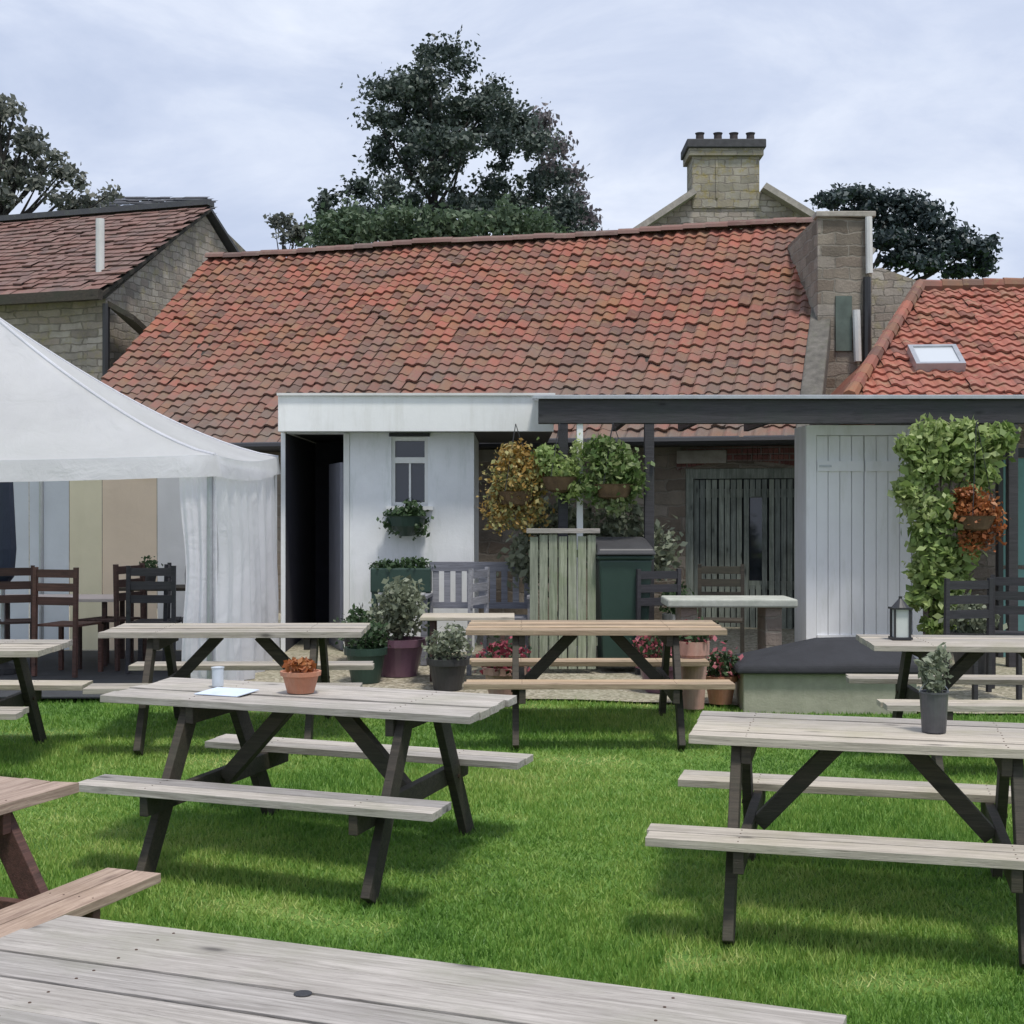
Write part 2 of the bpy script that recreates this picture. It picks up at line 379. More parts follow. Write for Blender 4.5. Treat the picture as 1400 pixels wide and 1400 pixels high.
def leaves(name, mat, clumps, n, size, parent=None, aspect=0.6, flat=0.0, shell=0.45, up=0.0):
    """n small leaf-shaped faces scattered through ellipsoid clumps (x,y,z,rx,ry,rz)"""
    cl = np.array([c if len(c) == 6 else (c[0], c[1], c[2], c[3], c[3], c[3]) for c in clumps], float)
    vol = (cl[:, 3] * cl[:, 4] * cl[:, 5]) ** 0.67
    idx = rng.choice(len(cl), n, p=vol / vol.sum())
    d = rng.normal(size=(n, 3)); d /= np.linalg.norm(d, axis=1)[:, None]
    r = (shell + (1 - shell) * rng.random(n)) ** 0.8
    r *= 1 + 0.22 * rng.normal(size=n)
    p = cl[idx, :3] + d * r[:, None] * cl[idx, 3:]
    nr = rng.normal(size=(n, 3)); nr[:, 2] += up; nr += d * 0.6
    nr /= np.linalg.norm(nr, axis=1)[:, None]
    t = rng.normal(size=(n, 3)); t -= (t * nr).sum(1)[:, None] * nr; t /= np.linalg.norm(t, axis=1)[:, None]
    t[:, 2] *= (1 - flat)
    b = np.cross(nr, t)
    s = size * (0.4 + 1.0 * rng.random(n) ** 1.5 + .2)[:, None]
    v = np.empty((n, 4, 3))
    v[:, 0] = p - t * s * 0.5; v[:, 2] = p + t * s * 0.5
    v[:, 1] = p + b * s * aspect * 0.5 + nr * s * 0.08; v[:, 3] = p - b * s * aspect * 0.5 + nr * s * 0.08
    me = bpy.data.meshes.new(name)
    me.vertices.add(4 * n); me.vertices.foreach_set('co', v.reshape(-1))
    me.loops.add(4 * n); me.loops.foreach_set('vertex_index', np.arange(4 * n, dtype=np.int32))
    me.polygons.add(n); me.polygons.foreach_set('loop_start', np.arange(0, 4 * n, 4, dtype=np.int32))
    me.update(calc_edges=True)
    ct = rng.random(len(cl))
    tone = np.clip(0.55 * rng.random(n) + 0.45 * ct[idx], 0, 1)
    at = me.attributes.new('tone', 'FLOAT', 'FACE'); at.data.foreach_set('value', tone.astype(np.float32))
    me.materials.append(mat)
    o = bpy.data.objects.new(name, me); COL.objects.link(o)
    if parent: o.parent = parent
    return o

def roof_tiles(name, mat, EL, ER, RR, RL, parent, tw=0.24, th=0.30, pantile=True, sag=0.0, seed=0):
    """tiles laid in the plane of the roof face EL-ER-RR-RL (eave left, eave right, ridge right, ridge left)"""
    rd = random.Random(seed)
    EL, ER, RR, RL = map(Vector, (EL, ER, RR, RL))
    u = (ER - EL).normalized(); nrm = (ER - EL).cross(RL - EL).normalized()
    if nrm.z < 0: nrm = -nrm
    w = nrm.cross(u).normalized()
    if w.z < 0: w = -w
    P = [((q - EL).dot(u), (q - EL).dot(w)) for q in (EL, ER, RR, RL)]
    H = P[3][1]
    def span(t):
        k = t / H
        return P[0][0] + (P[3][0] - P[0][0]) * k, P[1][0] + (P[2][0] - P[1][0]) * k
    m = MB()
    K = 6 if pantile else 2
    rows = int(round(H / th)); th = H / rows
    for r in range(rows):
        t0 = r * th - (0.05 if r == 0 else 0); t1 = (r + 1) * th + 0.06
        a0, a1 = span((r + 0.5) * th)
        ww = tw; off = (0.5 * ww if (r % 2 and not pantile) else 0)
        for i in range(int(math.floor(a0 / ww)) - 1, int(a1 / ww) + 2):
            x0 = i * ww + off
            if not (a0 - .02 <= x0 + ww / 2 <= a1 + .02): continue
            jz = rd.gauss(0, 0.007); jt = rd.gauss(0, 0.012); sk = rd.gauss(0, 0.010)
            if rd.random() < .015: jt -= rd.uniform(.03, .07); sk += rd.uniform(-.05, .05); jz += .01
            vs = []
            for (t, base) in ((t0 + jt, 0.038), (t1, 0.008)):
                for k in range(K + 1):
                    q = k / K; xx = x0 + off * 0 + q * ww * 1.02
                    hgt = 0.017 * math.sin(2 * math.pi * q) if pantile else 0.0
                    sg = -sag * math.sin(math.pi * min(max(xx / max(P[1][0], .1), 0), 1) * 3 + 0.5) * math.sin(math.pi * min(t / H, 1))
                    vs.append(EL + u * xx + w * (t + sk * (q - .5)) + nrm * (base + hgt + jz + sg))
            for k in range(K + 1):
                vs.append(vs[k] - nrm * 0.03 + w * 0.004)
            fs = [(k, k + 1, K + 2 + k, K + 1 + k) for k in range(K)]
            fs += [(2 * K + 2 + k, 2 * K + 3 + k, k + 1, k) for k in range(K)]
            before = len(m.f)
            m.add(vs, fs, min(1, max(0, rd.gauss(0.5, 0.27))))
            lo = 1.0 - min(1, (r + rd.gauss(0, 0.9)) / rows / 0.55)
            m.low += [max(0, lo)] * (len(m.f) - before)
    o = m.build(name, mat, parent)
    return o

def wall_cells(m, x0, x1, z0, z1, y0, y1, holes):
    xs = sorted({x0, x1, *[h[0] for h in holes], *[h[1] for h in holes]})
    zs = sorted({z0, z1, *[h[2] for h in holes], *[h[3] for h in holes]})
    for a, b in zip(xs, xs[1:]):
        for c, d in zip(zs, zs[1:]):
            cx, cz = (a + b) / 2, (c + d) / 2
            if any(h[0] < cx < h[1] and h[2] < cz < h[3] for h in holes): continue
            m.box(a, b, y0, y1, c, d, tone=0.5)

# ------------------------------------------------------------------ ground
def sheet(name, mat, xs, ys, dz, mask=None):
    v = []; f = []
    for y in ys:
        for x in xs: v.append((x, y, gz(x, y) + dz))
    nx = len(xs)
    for j in range(len(ys) - 1):
        for i in range(nx - 1):
            f.append((j * nx + i, j * nx + i + 1, (j + 1) * nx + i + 1, (j + 1) * nx + i))
    me = bpy.data.meshes.new(name); me.from_pydata(v, [], f); me.update()
    me.materials.append(mat)
    o = bpy.data.objects.new(name, me); COL.objects.link(o); o['kind'] = 'structure'
    return o

m, nt, b, _ = newmat('lawn')
tc = nt.nodes.new('ShaderNodeTexCoord')
c = ramp(nt, noise(nt, tc.outputs['Object'], 1.3, 8, 0.7), [(0.3, (0.07, 0.16, 0.025)), (0.5, (0.13, 0.26, 0.04)), (0.7, (0.22, 0.34, 0.07))])
c2 = ramp(nt, noise(nt, tc.outputs['Object'], 60, 5, 0.7), [(0.3, (0.6, 0.6, 0.6)), (0.7, (1.1, 1.1, 1.1))])
c = mix(nt, 1.0, c, c2, 'MULTIPLY')
nt.links.new(c, b.inputs['Base Color']); b.inputs['Roughness'].default_value = 0.9
bump(nt, b, noise(nt, tc.outputs['Object'], 40, 6, 0.7), 0.8, 0.02)
LAWN = m
m, nt, b, _ = newmat('gravel patio')
tc = nt.nodes.new('ShaderNodeTexCoord')
vo = nt.nodes.new('ShaderNodeTexVoronoi'); vo.inputs['Scale'].default_value = 38
nt.links.new(tc.outputs['Object'], vo.inputs['Vector'])
c = ramp(nt, vo.outputs['Color'], [(0.2, (0.18, 0.16, 0.115)), (0.5, (0.31, 0.27, 0.20)), (0.8, (0.43, 0.39, 0.31))])
c = mix(nt, ramp(nt, noise(nt, tc.outputs['Object'], 1.2, 6, 0.7), [(0.4, (0, 0, 0)), (0.7, (0.6, 0.6, 0.6))]), c, (0.26, 0.27, 0.18))
nt.links.new(c, b.inputs['Base Color']); b.inputs['Roughness'].default_value = 0.95
bump(nt, b, vo.outputs['Distance'], 0.6, 0.01)
GRAVEL = m

far = [-90, -50, -25] + [x * 1.0 for x in range(-14, 15)] + [25, 50, 90]
ysl = [-40, -20, -8, 0, 2, 3, 4, 4.6, 4.8, 5.0, 5.2, 5.4, 5.6] + [6 + i * 0.5 for i in range(11)] + [11.2, 12, 14, 16, 20, 25, 30, 40, 60, 110]
sheet('ground', LAWN, far, ysl, 0)
# patio in front of the buildings, its lawn edge a little nearer on the right
px_ = [-16 + i * 0.5 for i in range(65)]
v = []; f = []
def edge(x): return 11.15 - 0.16 * max(0, x) + 0.05 * math.sin(x * 1.7) + 0.03 * math.sin(x * 5.1)
ny = 10
for j in range(ny + 1):
    for x in px_:
        y = edge(x) + (22 - edge(x)) * (j / ny) ** 1.6
        if y > 11.2 and edge(x) < 11.2 and j > 0: pass
        v.append((x, y, gz(x, y) + 0.02))
for j in range(ny):
    for i in range(len(px_) - 1):
        a = j * len(px_) + i; f.append((a, a + 1, a + len(px_) + 1, a + len(px_)))
me = bpy.data.meshes.new('patio'); me.from_pydata(v, [], f); me.materials.append(GRAVEL)
o = bpy.data.objects.new('patio', me); COL.objects.link(o); o['kind'] = 'structure'

# grass blades
GM = leafmat('grass blades', [(0.075, 0.18, 0.028), (0.155, 0.31, 0.048), (0.30, 0.43, 0.09), (0.52, 0.56, 0.20)], 0.35)
def grass(n):
    y = 3.6 + (11.35 - 3.6) * rng.random(int(n * 2.4)) ** 1.0
    x = (rng.random(len(y)) * 2 - 1) * (y * 0.40 + 0.5)
    keep = rng.random(len(y)) < np.clip(7.5 / y, 0.4, 1) ** 1.4
    keep &= y < 11.15 - 0.16 * np.maximum(0, x) + 0.05 * np.sin(x * 1.7)
    x, y = x[keep][:n], y[keep][:n]; n = len(x)
    z = np.where(y < 4.6, -0.0495, np.where(y < 5.6, -0.0495 + 0.0275 * (y - 4.6) ** 2, -0.022 + 0.055 * (y - 5.6)))
    worn = np.zeros(n)
    for tx_, ty_, ta_, tl_ in TABLES:
        dx, dy = x - tx_, y - ty_; lx = dx * np.cos(ta_) + dy * np.sin(ta_); ly = -dx * np.sin(ta_) + dy * np.cos(ta_)
        worn = np.maximum(worn, np.exp(-((np.abs(ly) - .88) / .16) ** 2) * (np.abs(lx) < tl_ / 2 - .1))
    worn *= 0.5 + 0.5 * np.sin(x * 5.3 + np.sin(y * 4.1) * 2)
    kk = rng.random(n) > worn * .6; x, y, z, worn = x[kk], y[kk], z[kk], worn[kk]; n = len(x)
    w = np.sin(x * 1.3 + y * 0.7) * np.sin(y * 1.9 - x * 0.6 + 1.0)
    h = (0.018 + 0.022 * rng.random(n) + 0.03 * (rng.random(n) > .985)) * (1 + 0.35 * w) * (1 - .45 * worn)
    an = rng.random(n) * 2 * np.pi; wd = 0.0022 + 0.0015 * rng.random(n) + 0.00018 * y
    lean = rng.normal(size=(n, 2)) * 0.014
    v = np.zeros((n, 3, 3))
    v[:, 0, 0] = x - np.cos(an) * wd; v[:, 0, 1] = y - np.sin(an) * wd; v[:, 0, 2] = z
    v[:, 1, 0] = x + np.cos(an) * wd; v[:, 1, 1] = y + np.sin(an) * wd; v[:, 1, 2] = z
    v[:, 2, 0] = x + lean[:, 0]; v[:, 2, 1] = y + lean[:, 1]; v[:, 2, 2] = z + h
    me = bpy.data.meshes.new('grass')
    me.vertices.add(3 * n); me.vertices.foreach_set('co', v.reshape(-1))
    me.loops.add(3 * n); me.loops.foreach_set('vertex_index', np.arange(3 * n, dtype=np.int32))
    me.polygons.add(n); me.polygons.foreach_set('loop_start', np.arange(0, 3 * n, 3, dtype=np.int32))
    me.update(calc_edges=True)
    big = 0.5 + 0.25 * np.sin(x * 2.1 + 1.3 * np.sin(y * 1.7)) + 0.2 * np.sin(y * 3.1 + x)
    fine = np.sin(x * 9.1 + 2 * np.sin(y * 7.3)) * np.sin(y * 11.7 + 1.7 * np.sin(x * 6.1))
    tone = np.clip(0.40 * rng.random(n) + 0.50 * big + .12 * fine + .45 * worn, 0, 1)
    at = me.attributes.new('tone', 'FLOAT', 'FACE'); at.data.foreach_set('value', tone.astype(np.float32))
    me.materials.append(GM)
    o = bpy.data.objects.new('grass', me); COL.objects.link(o)
    o['kind'] = 'stuff'; o['label'] = 'short bright green lawn grass around the picnic tables'; o['category'] = 'grass'

# ------------------------------------------------------------------ picnic tables
TABLES = []
def picnic(label, x, y, ang, top=W_GREY, leg=W_LEG, L=1.8, W=0.66, seed=1, group='wooden picnic tables on the lawn', knot=None, H=0.77, tx=(0, 0)):
    rd = random.Random(seed); random.seed(seed)
    t = thing('picnic_table', label, 'picnic table', (x, y, gz(x, y)), R(ang), group, slope=(y > 5))
    TABLES.append((x, y, R(ang), L))
    n = 5; pw = (W - (n - 1) * 0.008) / n
    xs = L / 2 - 0.3825
    def screw(mb, sx_, sy_, z):
        k = 8; a0 = [(sx_ + .0042 * math.cos(2 * math.pi * q / k), sy_ + .0042 * math.sin(2 * math.pi * q / k)) for q in range(k)]
        mb.add([(a_, b2, z - .002) for a_, b2 in a0] + [(a_, b2, z + .0012) for a_, b2 in a0], [tuple(range(k, 2 * k))] + [(q, (q + 1) % k, k + (q + 1) % k, k + q) for q in range(k)], -1)
    mb = MB()
    for i in range(n):
        y0 = -W / 2 + i * (pw + 0.008); e0, e1 = rd.uniform(-.012, .012), rd.uniform(-.012, .012)
        dz = rd.uniform(-.0022, .0022); tw = rd.uniform(-.003, .003); z0, z1 = H - .038 + dz, H + dz
        xa_, xb_ = -L / 2 + e0 + tx[0], L / 2 + e1 + tx[1]; bow = rd.uniform(-.003, .003)
        vs = []; fs = []; K = 6
        for k in range(K + 1):
            xx = xa_ + (xb_ - xa_) * k / K; bw_ = bow * math.sin(math.pi * k / K)
            for (yy, zz) in ((y0, z0), (y0 + pw, z0), (y0 + pw, z1 + tw), (y0, z1 - tw)): vs.append((xx, yy + bw_ * .6, zz + bw_))
        for k in range(K):
            for q in range(4): fs.append((k * 4 + q, k * 4 + (q + 1) % 4, k * 4 + 4 + (q + 1) % 4, k * 4 + 4 + q))
        fs += [(3, 2, 1, 0), (K * 4, K * 4 + 1, K * 4 + 2, K * 4 + 3)]
        mb.add(vs, fs)
        for sx in (-1, 1):
            for q in (.28, .72): screw(mb, sx * xs + rd.uniform(-.004, .004), y0 + pw * q, z1 + .0006 + (tw if q > .5 else -tw) * .45 + bow * .6)
    tp = mb.build('tabletop', top, t, bevel=0.004, mat2=RUSTM)
    if knot:
        k = MB()
        k.lathe([(0.016, 0), (0.021, 0.0012), (0.019, 0.0025), (0.004, 0.0027)], (*knot, H + .0015), 14)
        k.build('umbrella_hole_plug', BLACK, t)
    for s in (-1, 1):
        mb = MB()
        for k in range(2):
            y0 = s * 0.585 - 0.125 + k * 0.128; dz = rd.uniform(-.002, .002)
            mb.box(-L / 2 + rd.uniform(-.012, .012), L / 2 + rd.uniform(-.012, .012), y0, y0 + 0.12, 0.407 + dz, 0.443 + dz)
            for sx in (-1, 1):
                for q in (.03, .09): screw(mb, sx * xs, y0 + q, .4434 + dz)
        mb.build('seat', top, t, bevel=0.004, mat2=RUSTM)
    for sx in (-1, 1):
        xx = sx * (L / 2 - 0.34)
        for sy in (-1, 1):
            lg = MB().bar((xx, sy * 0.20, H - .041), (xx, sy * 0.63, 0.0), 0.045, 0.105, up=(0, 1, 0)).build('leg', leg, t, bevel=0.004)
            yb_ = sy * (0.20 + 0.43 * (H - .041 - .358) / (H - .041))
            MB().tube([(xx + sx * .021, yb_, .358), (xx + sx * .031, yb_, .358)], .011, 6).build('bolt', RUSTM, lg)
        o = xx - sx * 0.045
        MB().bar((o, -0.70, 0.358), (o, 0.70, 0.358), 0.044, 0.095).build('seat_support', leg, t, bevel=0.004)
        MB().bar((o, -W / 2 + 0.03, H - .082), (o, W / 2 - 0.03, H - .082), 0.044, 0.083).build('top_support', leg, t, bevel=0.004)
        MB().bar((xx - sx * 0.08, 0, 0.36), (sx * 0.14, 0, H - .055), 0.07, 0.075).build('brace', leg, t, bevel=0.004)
    return t

cxy = lambda c, u, a: None
# foreground tabletop: far edge runs from (-1.23, 3.74) to (.68, 3.0)
a = math.atan2(-0.74, 1.91); u = Vector((math.cos(a), math.sin(a))); w = Vector((-u.y, u.x))
c = Vector((-1.21, 3.74)) + u * 1.04 - w * 0.39
p_fore = picnic('large weathered grey picnic table filling the bottom of the view', c.x, c.y, math.degrees(a), W_GREY, W_LEG, L=2.08, W=0.78, seed=3, knot=(-0.12, 0.07))
p_left = picnic('grey picnic table on the lawn carrying a terracotta pot and blue sheet', -1.0, 7.06, -19, W_GREY, W_LEG, seed=5, H=.81, tx=(-.12, .03), L=1.86)
p_right = picnic('pale picnic table at the right of the lawn carrying a dark bucket of greenery', 1.62, 6.25, -14, W_SILV, W_LEG, L=1.85, seed=6, H=.81, tx=(.13, .05))
p_bl = picnic('picnic table on the far lawn right in front of the white marquee curtain', -1.93, 9.85, 1, W_SILV, W_LEG, seed=7)
p_bc = picnic('tan picnic table in front of the board screen and dark green bin', 0.585, 10.0, 0, W_TAN, W_LEG, seed=8)
p_br = picnic('far picnic table at the right edge below the climbing plant with a lantern', 3.25, 9.25, -3, W_SILV, W_LEG, seed=9)
p_l = picnic('reddish brown picnic table cut off by the left edge, close behind the nearest grey table', -2.34, 4.80, 70, W_RED, W_LEGR, seed=10)
p_ll = picnic('picnic table cut off by the left edge, its pale end before the marquee', -3.85, 9.05, -2, W_SILV, W_LEG, seed=12)
random.seed(21)
grass(340000)

# ------------------------------------------------------------------ things on the tables
def top_z(t, lx, ly):
    bpy.context.view_layer.update()
    return t.matrix_world @ Vector((lx, ly, max(c[2] for c in [c for ch in t.children if ch.name.startswith('tabletop') for c in ch.bound_box]) + .001))

def pot(name, label, loc, r, h, mat, lmat, clumps, n, size, cat='plant pot', group=None, rim=True, flower=None):
    t = thing(name, label, cat, loc, random.uniform(0, 6), group)
    pr = [(r * 0.68, 0), (r * 0.92, h * 0.8), (r * 1.03, h * 0.8), (r * 1.05, h), (r * 0.93, h), (r * 0.9, h * 0.9), (0.01, h * 0.88)] if rim else [(r * 0.8, 0), (r, h), (r * .94, h), (r * .92, h * .9), (0.01, h * .88)]
    MB().lathe(pr, n=24).build('pot', mat, t, smooth=False)
    if lmat:
        leaves('foliage', lmat, clumps, n, size, t)
        st = MB()
        for c in clumps[:6]: st.tube([(c[0] * .1, c[1] * .1, h * .85), (c[0] * .6, c[1] * .6, h * .85 + (c[2] - h * .85) * .6), (c[0], c[1], c[2])], [0.006, 0.004, 0.002], 5)
        st.build('stems', BARK, t)
    if flower: leaves('flower_heads', flower[0], clumps, flower[1], flower[2], t, shell=0.85)
    return t

q = top_z(p_left, -0.10, 0.04)
pot('plant_pot', 'small orange terracotta pot with a little plant on the left lawn table', q, 0.10, 0.11, TERRA, L_RUST,
    [(0, 0, .13, .07, .07, .035), (.05, .02, .14, .05, .05, .03), (-.05, -.02, .15, .05, .05, .03)], 260, 0.035)
q = top_z(p_left, -0.46, -0.08)
t = MB(); t.box(-.13, .13, -.10, .10, 0, 0.004); 
o = t.build('menu_sheet', PAPER, None, loc=q); o.rotation_euler = (0.055, 0, R(-24)); tag(o, 'pale blue paper sheet lying on the left lawn table beside the orange pot', 'paper')
q = top_z(p_left, -0.62, 0.1)
o = MB().lathe([(.03, 0), (.032, .09), (.036, .10), (.03, .101), (.012, .098)], n=18).build('glass_tumbler', plain('cloudy tumbler', (.55, .6, .66), .15, .1), None, loc=q)
tag(o, 'small pale tumbler on the left lawn table near the blue sheet', 'glass')
q = top_z(p_right, 0.26, -0.02)
b_ = thing('table_bucket', 'dark zinc bucket filled with grey green sprigs on the right lawn table', 'planter', q)
MB().lathe([(.052, 0), (.062, .17), (.066, .17), (.066, .178), (.056, .178), (.054, .16), (.01, .155)], n=24).build('bucket', BUCKET, b_)
MB().tube([(.064 * math.cos(s), 0, .172 + .045 * math.sin(s)) for s in [math.pi * k / 10 for k in range(11)]], 0.0025, 6).build('handle', METAL, b_)
leaves('sprigs', L_SAGE, [(0, 0, .23, .055, .055, .07), (.03, .01, .31, .04, .04, .07), (-.03, .0, .29, .035, .035, .06)], 340, 0.035, b_)
q = top_z(p_br, -0.66, 0.0)
l_ = thing('table_lantern', 'small dark lantern with pale panes on the far right picnic table', 'lantern', q)
fm = MB()
for sx in (-1, 1):
    for sy in (-1, 1): fm.box(sx * .05 - .006, sx * .05 + .006, sy * .05 - .006, sy * .05 + .006, .015, .2)
fm.box(-.065, .065, -.065, .065, 0, .015); fm.box(-.065, .065, -.065, .065, .2, .212)
fm.lathe([(.06, .212), (.02, .26), (.012, .27), (.012, .285)], n=16)
fm.build('frame', BLACK, l_)
MB().box(-.044, .044, -.044, .044, .015, .2).build('panes', plain('milky glass', (.55, .58, .56), .2, .1), l_)

# ------------------------------------------------------------------ barn with the long pantiled roof
ang = math.atan2(-2.8, 9.5); U = Vector((math.cos(ang), math.sin(ang), 0)); V = Vector((-U.y, U.x, 0))
E0 = Vector((-6.25, 18.5, 0)); BL = 9.92
zg = 0.42
barn = thing('barn', 'long low stone barn with an old sagging red pantiled roof behind the patio', 'barn', (E0.x, E0.y, 0), ang)
# local frame: x along the eaves, y away from the camera
run = 4.48; EZ, RZ = 2.66, 5.93
def ray_local(px, off=0.25):
    k = (px - 700) / F
    # point = E0 + U*t + V*off ; x = k*y
    ex, ey = E0.x + V.x * off, E0.y + V.y * off
    t = (k * ey - ex) / (U.x - k * U.y)
    p = Vector((ex, ey, 0)) + U * t
    return t, p.y
ta, da = ray_local(937); tb, db = ray_local(1096); dd = (da + db) / 2
zt = Z(640, dd); zb_ = 0.40
tw0, dw = ray_local(672); tw1, _ = ray_local(735)
m_ = MB()
wall_cells(m_, 0, BL, -0.2, EZ + 0.1, 0.25, 0.65, [(ta, tb, zb_, zt)])
m_.box(0, 0.4, 0.65, run * 2 - .3, -.2, EZ + .1, .5); m_.box(BL - .4, BL, 0.65, run * 2 - .3, -.2, EZ + .1, .5)
m_.box(0, BL, run * 2 - .3, run * 2 + .1, -.2, EZ + .1, .5)
for xx in (0.02, BL - 0.42):
    m_.slab([(xx, 0.3, EZ + .1), (xx, run * 2 + .05, EZ + .1), (xx, run, RZ - .08)], (0.4, 0, 0), .5)
m_.build('wall', STONE, barn)
rf = roof_tiles('roof', TILE, (-0.02, -0.05, EZ - .02), (BL - .05, -0.05, EZ - .02), (BL - .05, run, RZ), (-0.02, run, RZ), barn, 0.165, 0.20, True, sag=0.045, seed=4)
MB().slab([(0, -0.03, EZ - .06), (BL - .07, -0.03, EZ - .06), (BL - .07, run, RZ - .06), (0, run, RZ - .06)], (0, 0, -.05)).build('roof_underlay', W_LEG, rf)
MB().slab([(0, run * 2 + .1, EZ - .06), (BL - .07, run * 2 + .1, EZ - .06), (BL - .07, run, RZ - .03), (0, run, RZ - .03)], (0, 0, -.06)).build('rear_slope', TILE, rf)
rd_ = MB()
n_ = 30
for i in range(n_):
    x0 = i * (BL - .1) / n_
    z0 = RZ + .03 - 0.02 * math.sin(x0 * 1.3) + random.gauss(0, .006)
    pts = []
    for k in range(7):
        th = math.pi * k / 6
        pts.append((math.cos(th) * .13, math.sin(th) * .10))
    vs = [(x0, run + a_, z0 + b2) for a_, b2 in pts] + [(x0 + (BL - .1) / n_ * 1.01, run + a_, z0 + b2 - .008) for a_, b2 in pts]
    rd_.add(vs, [(k, k + 1, 8 + k, 7 + k) for k in range(6)] + [tuple(range(7))])
rd_.build('ridge_tiles', TILEB, rf)
# raised coping on the right-hand gable
cp = MB()
cp.slab([(BL - .06, -0.12, EZ + .02), (BL - .06, run, RZ + .10), (BL - .06, run, RZ - .2), (BL - .06, -0.12, EZ - .35)], (0.26, 0, 0), .5)
cp.build('gable_coping', plain('mossy coping stone', (.13, .12, .105), .95, .4, 9, dirt=(.08, .09, .05), bmp=.5), barn, bevel=0.02)
# big doorway with sage boards, brick arch
dw_ = thing('x', 'x', 'x'); bpy.data.objects.remove(dw_)
fr = MB()
fr.box(ta, ta + .09, .27, .37, zb_, zt - .0, .5); fr.box(tb - .09, tb, .27, .37, zb_, zt, .5)
fr.box(ta + .09, tb - .09, .27, .37, zt - .12, zt - .003, .5)
fr.build('door_frame', W_SAGE, barn)
wd = tb - ta - .18
nl = 4
for k in range(nl):
    x0 = ta + .09 + wd * k / nl + .006; x1 = ta + .09 + wd * (k + 1) / nl - .006
    db_ = MB()
    nb = 4
    for i in range(nb):
        a0 = x0 + (x1 - x0) * i / nb; a1 = x0 + (x1 - x0) * (i + 1) / nb - .012
        if k != 2 or i % 3 == 0:
            db_.box(a0, a1, .30, .33, zb_ + .03, zt - .13)
        else:
            db_.box(a0, a1, .30, .33, zb_ + .03, zb_ + .55)
            db_.box(a0, a1, .30, .33, zt - .33, zt - .13)
    db_.box(x0, x1, .332, .35, zb_ + .5, zb_ + .6); db_.box(x0, x1, .332, .35, zt - .34, zt - .24)
    d1 = db_.build('door', W_SAGE, barn)
    MB().box(x0 + .01, x1 - .01, .36, .37, zb_ + .05, zt - .15).build('pane', GLASS, d1)
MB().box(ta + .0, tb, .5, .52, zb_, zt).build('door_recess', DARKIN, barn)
br_ = MB()
xm = (ta + tb) / 2; wA = (tb - ta) / 2 + .10
na = 26
for i in range(na):
    th0 = -1 + 2 * i / na; th1 = -1 + 2 * (i + 1) / na - .008
    def arc(q, hh): return (xm + q * wA, zt - .02 + .10 * (1 - q * q) + hh)
    a_, b2, c2_, d2 = arc(th0, 0), arc(th1, 0), arc(th1, .22), arc(th0, .22)
    br_.slab([(a_[0], .225, a_[1]), (b2[0], .225, b2[1]), (c2_[0], .225, c2_[1]), (d2[0], .225, d2[1])], (0, .06, 0))
br_.build('brick_arch', BRICK, barn)
tg0, dg = ray_local(655); tg1, _ = ray_local(760)
MB().box(tg0, tg1, .21, .26, Z(632, dg), Z(606, dg)).build('stone_lintel', COPING, barn, bevel=.01)
tg2, dg2 = ray_local(938); tg3, _ = ray_local(1018)
MB().box(tg2 - .1, tg3 - .2, .17, .22, Z(634, dg2), Z(616, dg2)).build('stone_lintel', COPING, barn, bevel=.01)
gm = MB(); gm.tube([(0, -.1, EZ - .03), (BL, -.1, EZ - .05)], .055, 8)
gm.build('gutter', BLACK, barn)

# ------------------------------------------------------------------ white extension
D = 14.0
ext = thing('white_outbuilding', 'white painted flat roofed outbuilding with a dark open doorway and deep white fascia', 'outbuilding', (0, 0, 0))
x0, x1 = X(384, D), X(648, D)
dx0, dx1 = X(390, D), X(478, D)
wx0, wx1, wz0, wz1 = X(535, D), X(585, D), Z(692, D), Z(597, D)
zt = Z(591, D); zf = gz(0, D) + 0.02
m_ = MB(); wall_cells(m_, x0, x1, zf - .3, zt, D, D + .22, [(dx0, dx1, zf - .3, zt - .01), (wx0, wx1, wz0, wz1)])
m_.box(x0, x0 + .03, D + .22, D + 2.4, zf - .3, zt, .5); m_.box(x1 - .2, x1, D + .22, D + 2.0, zf - .3, zt, .5)
m_.build('wall', WHITE, ext)
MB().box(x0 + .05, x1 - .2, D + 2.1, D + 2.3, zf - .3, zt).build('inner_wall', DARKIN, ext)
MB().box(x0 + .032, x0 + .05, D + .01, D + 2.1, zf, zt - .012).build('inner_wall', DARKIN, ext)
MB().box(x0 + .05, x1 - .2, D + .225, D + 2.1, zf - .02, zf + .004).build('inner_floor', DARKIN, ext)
m_ = MB(); m_.box(X(380, D - .3), X(757, D - .3), D - .30, D - .26, Z(590, D - .3), Z(541, D - .3), .5)
m_.box(X(380, D - .3), X(380, D - .3) + .04, D - .26, D + 2.2, Z(590, D - .3), Z(541, D - .3), .5)
m_.build('fascia', WFASC, ext, bevel=.006)
MB().box(X(380, D - .3) + .04, X(757, D - .3), D - .26, D + 2.2, zt + .002, zt + .30).build('roof_deck', LID, ext)
MB().box(X(379, D - .3), X(759, D - .3), D - .33, D - .2, Z(541, D - .3), Z(541, D - .3) + .025).build('roof_trim', PIPE, ext)
f_ = MB()
for a_ in (dx1 - .06,): f_.box(a_, a_ + .058, D - .012, D + .1, zf, zt - .012, .5)
f_.build('door_frame', WFASC, ext)
dl = MB().box(0, .62, 0, .04, zf + .01, zt - .3).build('door', GREYP, ext, loc=(dx1 - .07, D + .12, 0)); dl.rotation_euler = (0, 0, R(108))
MB().box(.5, .6, -.05, -.02, zf + 1.0, zf + 1.03).build('handle', BLACK, dl)
fr = MB()
wmx = (wx0 + wx1) / 2
fr.box(wx0, wx0 + .035, D + .04, D + .09, wz0, wz1, .5); fr.box(wx1 - .035, wx1, D + .04, D + .09, wz0, wz1, .5)
